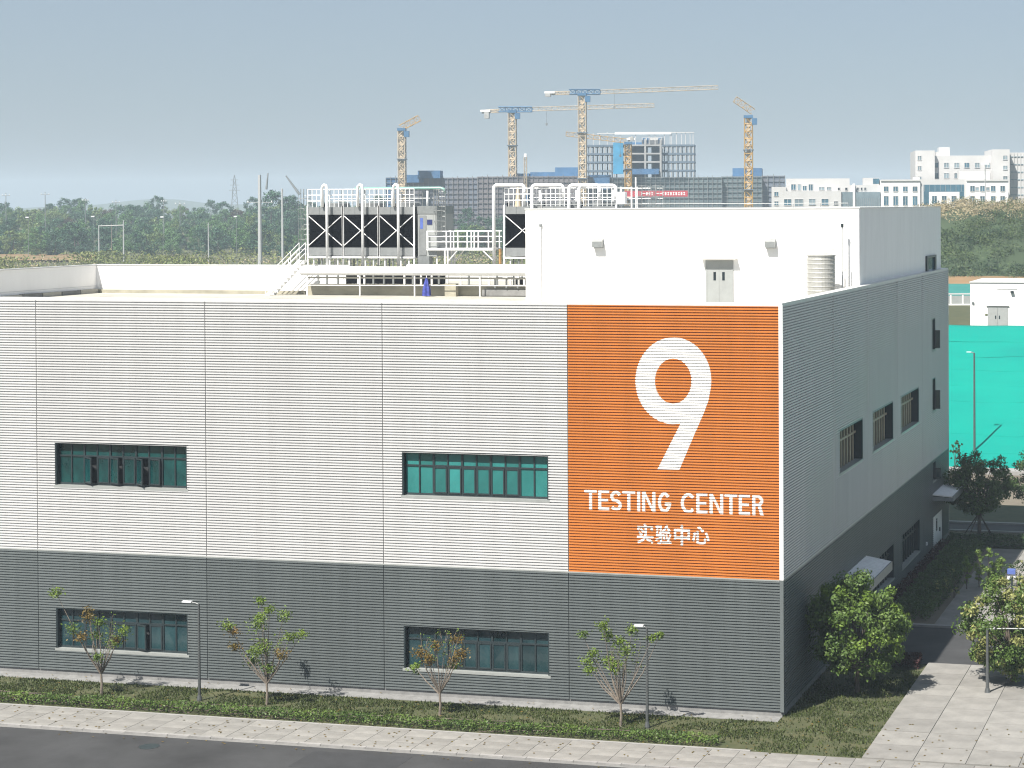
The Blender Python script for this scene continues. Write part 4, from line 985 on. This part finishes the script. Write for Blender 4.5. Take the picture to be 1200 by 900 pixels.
# ------------------------------------------------------------------ CONSTRUCTION SITE
DS = 700.; ss = FPX/DS
def frame_at(x, D, zb=10): p = at(x, 240, D); return (p.x, p.y, zb)
def zpx(x, y, D): return at(x, y, D).z
def scaffold(mb, x0, x1, z0, z1, y=-.6, dx=1.7, dz=1.8, r=.09):
    n = max(1, int((x1-x0)/dx))
    for i in range(n+1): x = x0+(x1-x0)*i/n; mb.box(x-r, x+r, y-r, y+r, z0, z1+.7*((i*7) % 3)*.5)
    k = z1
    while k > z0: mb.box(x0, x1, y-r*1.3-.02, y+r*1.3-.02, k-r*.8, k+r*.8); k -= dz
def netted(name, label, x0, x1, blocks, D, zb=10, depth=30):
    s = FPX/D; o = thing(name, label, 'building', frame_at(x0, D, zb), -YAW)
    for (a, b, yt, yb, m, sc, dy) in blocks:
        zt = zpx((a+b)/2, yt, D)-zb; z0 = 0 if yb is None else zpx((a+b)/2, yb, D)-zb
        xa, xb = (a-x0)/s, (b-x0)/s
        MB().box(xa, xb, dy, dy+(depth if yb is None else 6), z0, zt).build('net_screen', M[m], o)
        if sc:
            q = MB(); scaffold(q, xa, xb, max(z0, zt-22), zt, dy-.35); tag(q.build('scaffold', M[sc], o), kind='stuff')
    return o
netted('netted_building', 'building wrapped in blue grey net with blue rooftop shutters left of the second crane', 450, 560,
       [(473, 560, 208.5, None, 'gnet', 'scaf', 0), (450, 473, 208, None, 'bnet', 'gray', 4), (472, 497, 205, 214, 'bnet', None, -1), (491, 517, 200, 209, 'bnet', None, -2)], DS)
netted('netted_building', 'building wrapped in brown grey net below the crane with the longest jib', 560.5, 690,
       [(560.5, 690, 207, None, 'pnet', 'scaf', -1), (601, 618, 203, 208, 'bnet', None, 5), (620, 652, 201.5, 207, 'bnet', None, 4), (650, 677, 196, 207, 'bnet', None, 2), (677, 690, 206, 220, 'gnet', None, -2)], DS-8)
netted('netted_building', 'wide low building in grey green net behind the red banner', 690.5, 846,
       [(690.5, 846, 208, None, 'grnet', 'gray', 0), (690.5, 715, 205, 222, 'bnet', None, -2)], DS+10)
netted('netted_building', 'dark blue netted building behind the single yellow crane mast', 846.5, 920,
       [(846.5, 893, 207, None, 'grnet', 'gray', 0), (858, 893, 196.5, None, 'bnet', None, 8), (893, 920, 206, None, 'gnet', 'gray', 3)], DS+12)
# red banner
o = thing('banner', 'long red banner with pale lettering hung on the netted building', 'banner', frame_at(732, 690, 0), -YAW); s = FPX/690
z0, z1 = zpx(768, 230.5, 690), zpx(768, 223.5, 690)
MB().box(0, (806-732)/s, 0, .08, z0, z1).build('cloth', M['red'], o)
q = MB()
rb = random.Random(4)
for (xa, n_) in ((739, 1), (744, 1), (751, 1), (757, 3), (776, 9)):
    for k in range(n_):
        x = (xa+k*3.1-732)/s
        q.box(x, x+.62, -.05, 0, z0+.55, z0+.75); q.box(x, x+.62, -.05, 0, z1-.75, z1-.55); q.box(x+.22, x+.4, -.06, -.002, z0+.5, z1-.5); 
        if k % 2: q.box(x, x+.62, -.055, -.001, (z0+z1)/2-.1, (z0+z1)/2+.1)
q.build('banner_lettering', M['paint'], o)
# concrete frame tower
D = 730.; s = FPX/D; o = thing('concrete_frame', 'unfinished concrete frame tower of four open floors with white roof beams', 'building', frame_at(686, D, 8), -YAW)
X = lambda x: (x-686)/s
Z = lambda y: zpx(750, y, D)-8
rnd = random.Random(9)
for y in (170.5, 180.3, 190, 200, 209):
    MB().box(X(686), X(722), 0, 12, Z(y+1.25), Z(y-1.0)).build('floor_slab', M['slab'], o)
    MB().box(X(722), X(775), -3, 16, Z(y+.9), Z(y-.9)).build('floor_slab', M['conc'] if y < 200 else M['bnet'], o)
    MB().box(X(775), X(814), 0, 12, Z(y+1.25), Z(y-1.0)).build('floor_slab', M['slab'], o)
for xs_ in ([686.5, 692, 697, 703, 709, 714.5, 720], [777, 782, 787, 793, 798, 803.5, 808.5, 813]):
    for x in xs_:
        for yy in (.1, 11.3):
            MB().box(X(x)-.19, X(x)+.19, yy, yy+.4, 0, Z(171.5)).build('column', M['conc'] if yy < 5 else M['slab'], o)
for x in (739.5, 757, 775):
    MB().box(X(x)-.35, X(x)+.35, -3.06, -2.5, 0, Z(163)).build('column', M['conc'], o)
MB().box(X(738), X(757), 8, 12, 0, Z(166)).build('core_wall', M['bnet'], o); MB().box(X(762), X(774), 8, 12, 0, Z(170)).build('core_wall', M['bnet'], o)
MB().box(X(752), X(776), 2, 12, Z(168.5), Z(161)).build('roof_house', M['hw'], o)
for x in (753, 758, 771.5): MB().box(X(x), X(x+3.4), 1.9, 2, Z(168), Z(161.5)).build('opening', M['bnet'], o)
for x in (695.5, 703, 712, 719, 727, 745, 761, 768, 779, 785.5, 787, 793, 799, 803.5, 809, 812.5):
    MB().box(X(x)-.12, X(x)+.12, .2, .5, Z(171), Z(156+rnd.uniform(-1.5, 1.5))).build('roof_post', M['hw'], o)
MB().box(X(721), X(787), -.2, .3, Z(157.5), Z(154.8)).build('roof_beam', M['ww'], o)
MB().box(X(700), X(721), -.1, .25, Z(157), Z(155.8)).build('roof_beam', M['hw'], o)
MB().box(X(787), X(814), -.1, .25, Z(156), Z(155)).build('roof_beam', M['hw'], o)
MB().box(X(720), X(731.5), -4.6, -3.2, Z(204), Z(167.5)).build('hoist_screen', mat('hoist_blue', (.03, .24, .42), .7, 0, .15, .3), o)
MB().box(X(733), X(773), -4.0, -3.3, Z(204.5), Z(198)).build('blue_fence', M['bnet'], o)

# cranes
def lattice(q, a, b, w_, n, r, horiz=False):
    a, b = Vector(a), Vector(b); t = (b-a).normalized(); e1 = Vector((0, 1, 0)).cross(t) if True else None
    if e1.length < .1: e1 = Vector((1, 0, 0))
    e1.normalize(); e2 = t.cross(e1)
    cs = [(-1, -1), (1, -1), (1, 1), (-1, 1)]; h = w_/2
    C = lambda f, c: a+(b-a)*f+e1*c[0]*h+e2*c[1]*h
    for c in cs: q.tube([C(0, c), C(1, c)], r, 4)
    for k in range(n):
        f0, f1 = k/n, (k+1)/n
        for j in range(4):
            c, d = cs[j], cs[(j+1) % 4]
            if (k+j) % 2: c, d = d, c
            q.tube([C(f0, c), C(f1, d)], r*.7, 4, False)
        q.tube([C(f1, cs[0]), C(f1, cs[1])], r*.7, 4, False); q.tube([C(f1, cs[2]), C(f1, cs[3])], r*.7, 4, False)
def crane(label, x, ytop, ybase, D, mw, jib, counter, blue, mm, cabin=True, base=8):
    s = FPX/D; o = thing('tower_crane', label, 'crane', frame_at(x, D, base), -YAW, 'tower cranes over the building site')
    P = lambda px_, py_: ((px_-x)/s, 0, zpx(px_, py_, D)-base)
    zt = P(x, ytop)[2]
    q = MB(); lattice(q, (0, 0, 0), (0, 0, zt), mw, int(zt/2.3), .2); q.build('mast', M[mm], o)
    q = MB(); q.box(-mw*.25, mw*.25, -mw*.25, mw*.25, 0, zt); q.build('mast_ladder', M['cy2'], o)
    for f in (.45, .75): q = MB(); q.box(-mw*.7, mw*.7, -mw*.7, mw*.7, zt*f-.12, zt*f+.12); q.build('mast_collar', M['slab'], o)
    (jx0, jy0, jx1, jy1, jw, jm) = jib
    q = MB(); lattice(q, P(jx0, jy0), P(jx1, jy1), jw, max(4, int(abs(jx1-jx0)/s/2.2)), .085); q.build('jib', M[jm], o)
    if counter:
        (cx0, cy0, cx1, cy1, bx0, bx1, by0, by1) = counter
        q = MB(); lattice(q, P(cx0, cy0), P(cx1, cy1), 1.0, 6, .13); q.build('counter_jib', M['cy2'], o)
        a, b = P(bx0, by1), P(bx1, by0); q = MB()
        q.box(a[0], b[0], -1.1, 1.1, a[2], b[2]); q.build('counterweight', M['cw'], o)
        a = P(cx0-1, cy0-.5); q = MB(); q.box(a[0], a[0]+(bx1-bx0+6)/s, -.9, .9, a[2]-.2, a[2]+.5); q.build('machine_deck', M['ww'], o)
    if blue:
        (bx0, by0, bx1, by1) = blue; q = MB(); za, zb2 = P(bx0, (by0+by1)/2), P(bx1, (by0+by1)/2)
        lattice(q, za, zb2, (by1-by0)/s, max(3, int((bx1-bx0)/s/2.)), .17); q.build('slewing_section', M['cb'], o)
    q = MB(); q.box(-mw*.6, mw*.6, -mw*.6, mw*.6, zt-.4, zt+.5); q.build('slewing_ring', M['cb'], o)
    if counter:
        hx = jx0+(jx1-jx0)*.12; a = P(hx, jy0+(jy1-jy0)*.12)
        MB().tube([a, (a[0], 0, a[2]-5)], .05, 4).build('hoist_rope', M['gray'], o); MB().box(a[0]-.35, a[0]+.35, -.3, .3, a[2]-5.9, a[2]-5).build('hook_block', M['gray'], o)
    if cabin: MB().box(mw*.45, mw*.45+1.7, -1.9, -.3, zt-2.6, zt-.5).build('cabin', M['cb'], o)
    return o
crane('yellow tower crane furthest left with its jib pointing toward the upper right', 471.5, 152, 212, 690, 2.3, (470, 150, 492, 138.5, 2.0, 'cy'), None, None, 'cy2')
crane('tower crane with a blue slewing section and pale jib left of the tallest one', 601, 131, 212, 695, 2.5, (624, 128, 767, 123.5, 1.3, 'cy2'), (565, 131, 585, 130, 568.5, 574, 131.5, 139), (585, 125.5, 624, 131), 'cy2')
crane('tallest tower crane with blue slewing section and long jib to the right', 683, 111, 212, 680, 2.5, (704, 108, 842, 102.5, 1.3, 'cy2'), (640, 109.5, 668, 109, 640, 646, 109.5, 113.5), (668, 105, 704, 110.5), 'cy2')
crane('bright yellow tower crane on the right with a short jib to the upper left', 877.5, 137, 240, 640, 2.5, (883, 131, 862, 116.5, 2.0, 'cy'), None, None, 'cy')
crane('low orange crane before the concrete frame with its jib pointing left', 736.5, 168, 205, 705, 2.2, (736, 165.5, 664, 157, 1.5, 'cy'), (736, 164, 742, 162, 739, 743, 161, 165), None, 'cy', False)
t = thing('mast_tip', 'short thin mast tip with pale top above the brown netted building', 'mast', frame_at(616, 690, 10), -YAW)
s = FPX/690; q = MB(); lattice(q, (0, 0, 0), (0, 0, zpx(616, 184, 690)-10), .9, 14, .1); q.build('mast', M['cy2'], t); MB().box(-.45, .45, -.45, .45, zpx(616, 184, 690)-10, zpx(616, 180, 690)-10).build('tip', M['ww'], t)

# ------------------------------------------------------------------ WHITE BUILDINGS ON THE RIGHT
D = 560.; s = FPX/D
def white_block(name, label, x0, dy=0):
    Dd = D+dy; o = thing(name, label, 'building', frame_at(x0, Dd, 10), -YAW); return o
def blk(o, x0, x, xb, yt, y0, depth, m, nm='wall', zb=0, ybot=None):
    z1 = zpx((x+xb)/2, yt, D)-10; z0 = zb if ybot is None else zpx((x+xb)/2, ybot, D)-10
    return MB().box((x-x0)/s, (xb-x0)/s, y0, y0+depth, z0, z1).build(nm, M[m], o)
def win(o, x0, x, xb, yt, yb, y0, g):
    z1, z0 = zpx((x+xb)/2, yt, D)-10, zpx((x+xb)/2, yb, D)-10; a, b = (x-x0)/s, (xb-x0)/s
    q = MB(); t_ = .12
    q.box(a-t_, a, y0-.12, y0, z0-t_, z1+t_); q.box(b, b+t_, y0-.12, y0, z0-t_, z1+t_); q.box(a, b, y0-.12, y0, z1, z1+t_); q.box(a, b, y0-.16, y0, z0-t_, z0)
    f = q.build('window', M['hw'], o)
    MB().box(a, b, y0-.03, y0+.02, z0, z1).build('pane', M[g], f)
    if (b-a) > .9: MB().box((a+b)/2-.05, (a+b)/2+.05, y0-.07, y0-.03, z0, z1).build('mullion', M['hw'], f)
c6 = lambda x: 1000+x/6.
d6 = lambda y: 160+y/6.
# tall block
x0 = c6(458); o = white_block('white_block', 'tall pale tiled block with two end towers and small windows', x0)
blk(o, x0, c6(458), c6(597), d6(90), 12, 22, 'hw'); blk(o, x0, c6(1010), c6(1135), d6(82), 12, 22, 'hw')
blk(o, x0, c6(597), c6(1010), d6(125), 14, 20, 'hw'); blk(o, x0, c6(640), c6(718), d6(62), 18, 6, 'cap', 'roof_unit', ybot=d6(124))
blk(o, x0, c6(620), c6(650), d6(95), 18.5, 6, 'hw', 'roof_unit', ybot=d6(124))
blk(o, x0, c6(575), c6(597), d6(97), 12.5, 5, 'gray', 'tower_recess', ybot=d6(124))
blk(o, x0, c6(1137), c6(1330), d6(102), 16, 18, 'hw', 'side_wing')
for k in range(8): blk(o, x0, c6(1150+k*24), c6(1154+k*24), d6(104), 15.8, .25, 'hw', 'fin')
for k in range(6): blk(o, x0, c6(1137), c6(1330), d6(130+k*55), 15.85, .2, 'g_pale', 'window_band', ybot=d6(136+k*55))
for (a, b) in ((130, 158), (203, 230), (278, 302)): win(o, x0, c6(475), c6(500), d6(a), d6(b), 12, 'g_pale'); win(o, x0, c6(1088), c6(1117), d6(a-3), d6(b-3), 12, 'g_pale')
for i, x in enumerate((592, 668, 742, 815, 890, 965)): win(o, x0, c6(x), c6(x+33), d6(178), d6(212), 14, 'g_sky' if i in (0, 3) else 'g_pale')
for i, x in enumerate((592, 668, 742, 965)): win(o, x0, c6(x), c6(x+(33 if i != 2 else 20)), d6(252), d6(288), 14, 'g_pale' if i else 'g_sky')
# low front block
x0 = c6(195); o = white_block('white_block', 'low bright white block with blue windows before the tall tiled block', x0)
blk(o, x0, c6(195), c6(470), d6(306), 0, 10, 'ww'); blk(o, x0, c6(470), c6(795), d6(300), .6, 9, 'hw'); blk(o, x0, c6(795), c6(1090), d6(304), 0, 10, 'ww')
blk(o, x0, c6(758), c6(975), d6(240), 5, 6, 'hw', 'roof_house', ybot=d6(303)); blk(o, x0, c6(430), c6(470), d6(285), 3, 4, 'ww', 'roof_house', ybot=d6(306))
for a, b in ((c6(192), c6(470)), (c6(795), c6(1093))): blk(o, x0, a, b, d6(302), -.3, .35, 'hw', 'cornice', ybot=d6(313))
for x in (215, 282, 350, 418):
    win(o, x0, c6(x), c6(x+31), d6(352), d6(385), 0, 'g_sky'); win(o, x0, c6(x), c6(x+31), d6(420), d6(482), 0, 'g_sky')
for x in (823, 893, 968, 1035):
    win(o, x0, c6(x), c6(x+30), d6(348), d6(384), 0, 'g_sky'); win(o, x0, c6(x), c6(x+30), d6(420), d6(478), 0, 'g_sky')
for x in (935, 860): win(o, x0, c6(x), c6(x+22), d6(358), d6(378), 0, 'g_pale')
blk(o, x0, c6(495), c6(780), d6(338), .52, .1, 'g_sky', 'glass_band', ybot=d6(388)); blk(o, x0, c6(495), c6(533), d6(388), .52, .1, 'g_sky', 'glass_band', ybot=d6(478)); blk(o, x0, c6(747), c6(780), d6(388), .52, .1, 'g_sky', 'glass_band', ybot=d6(478))
for k in range(8): blk(o, x0, c6(500+k*37), c6(503+k*37), d6(340), .46, .05, 'gray', 'mullion', ybot=d6(386))
blk(o, x0, c6(533), c6(747), d6(390), .25, .4, 'ww', 'porch_frame')
for x in (555, 623, 692): win(o, x0, c6(x), c6(x+32), d6(418), d6(478), .25, 'g_sky')
# left low block
c5 = lambda x: 890+x/3.87
d5 = lambda y: 150+y/3.87
x0 = c5(55); o = white_block('white_block', 'long low pale block with scattered windows left of the bright block', x0)
blk(o, x0, c5(55), c5(122), d5(267), 0, 12, 'hw'); blk(o, x0, c5(122), c5(412), d5(228), 5, 12, 'hw'); blk(o, x0, c5(122), c5(371), d5(286), 0, 5, 'hw'); blk(o, x0, c5(412), c5(551), d5(258), 3, 10, 'hw'); blk(o, x0, c5(475), c5(548), d5(225), 5, 6, 'hw', 'stair_house', ybot=d5(258))
blk(o, x0, c5(519), c5(547), d5(228), 4.9, .1, 'g_sky', 'louvre', ybot=d5(252))
blk(o, x0, c5(372), c5(424), d5(290), .5, 3, 'g_pale', 'glass_wall'); blk(o, x0, c5(434), c5(549), d5(290), .5, 3, 'g_pale', 'glass_wall'); blk(o, x0, c5(424), c5(434), d5(252), .2, 3, 'ww', 'pier')
for k in range(13): blk(o, x0, c5(438+k*8.6), c5(439.5+k*8.6), d5(318), .42, .08, 'gray', 'mullion')
for k in range(4): blk(o, x0, c5(392+k*9), c5(393.5+k*9), d5(318), .42, .08, 'gray', 'mullion')
for (a, b, c, d, g) in ((68, 85, 290, 308, 'g_sky'), (68, 85, 333, 350, 'g_sky'), (112, 143, 323, 350, 'g_sky'), (160, 197, 323, 355, 'g_pale'), (225, 253, 322, 348, 'g_pale'), (282, 312, 322, 349, 'g_sky'), (338, 355, 333, 347, 'g_dark')): win(o, x0, c5(a), c5(b), d5(c), d5(d), 0, g)
for (a, b, c, d, g) in ((145, 165, 255, 280, 'g_sky'), (198, 215, 262, 283, 'g_sky'), (225, 243, 255, 283, 'g_sky'), (175, 188, 255, 281, 'g_pale'), (272, 295, 268, 280, 'g_pale'), (308, 326, 268, 280, 'g_pale'), (358, 367, 270, 281, 'g_dark'), (392, 402, 270, 281, 'g_dark')): win(o, x0, c5(a), c5(b), d5(c), d5(d), 5, g)
for a in (445, 462, 478): win(o, x0, c5(a), c5(a+7), d5(270), d5(281), 3, 'g_dark')

# ------------------------------------------------------------------ HAZE
HAZE = .0003
if HAZE:
    m = bpy.data.materials.new('haze'); m.use_nodes = True; t = m.node_tree; t.nodes.clear()
    out = t.nodes.new('ShaderNodeOutputMaterial'); v = t.nodes.new('ShaderNodeVolumePrincipled')
    v.inputs['Color'].default_value = (.66, .79, .92, 1); v.inputs['Density'].default_value = HAZE; v.inputs['Anisotropy'].default_value = .0
    t.links.new(v.outputs[0], out.inputs['Volume'])
    h = MB().box(-2250, 2250, -420, 2760, -8, 68).build('haze', m); tag(h, 'pale blue haze', kind='stuff')
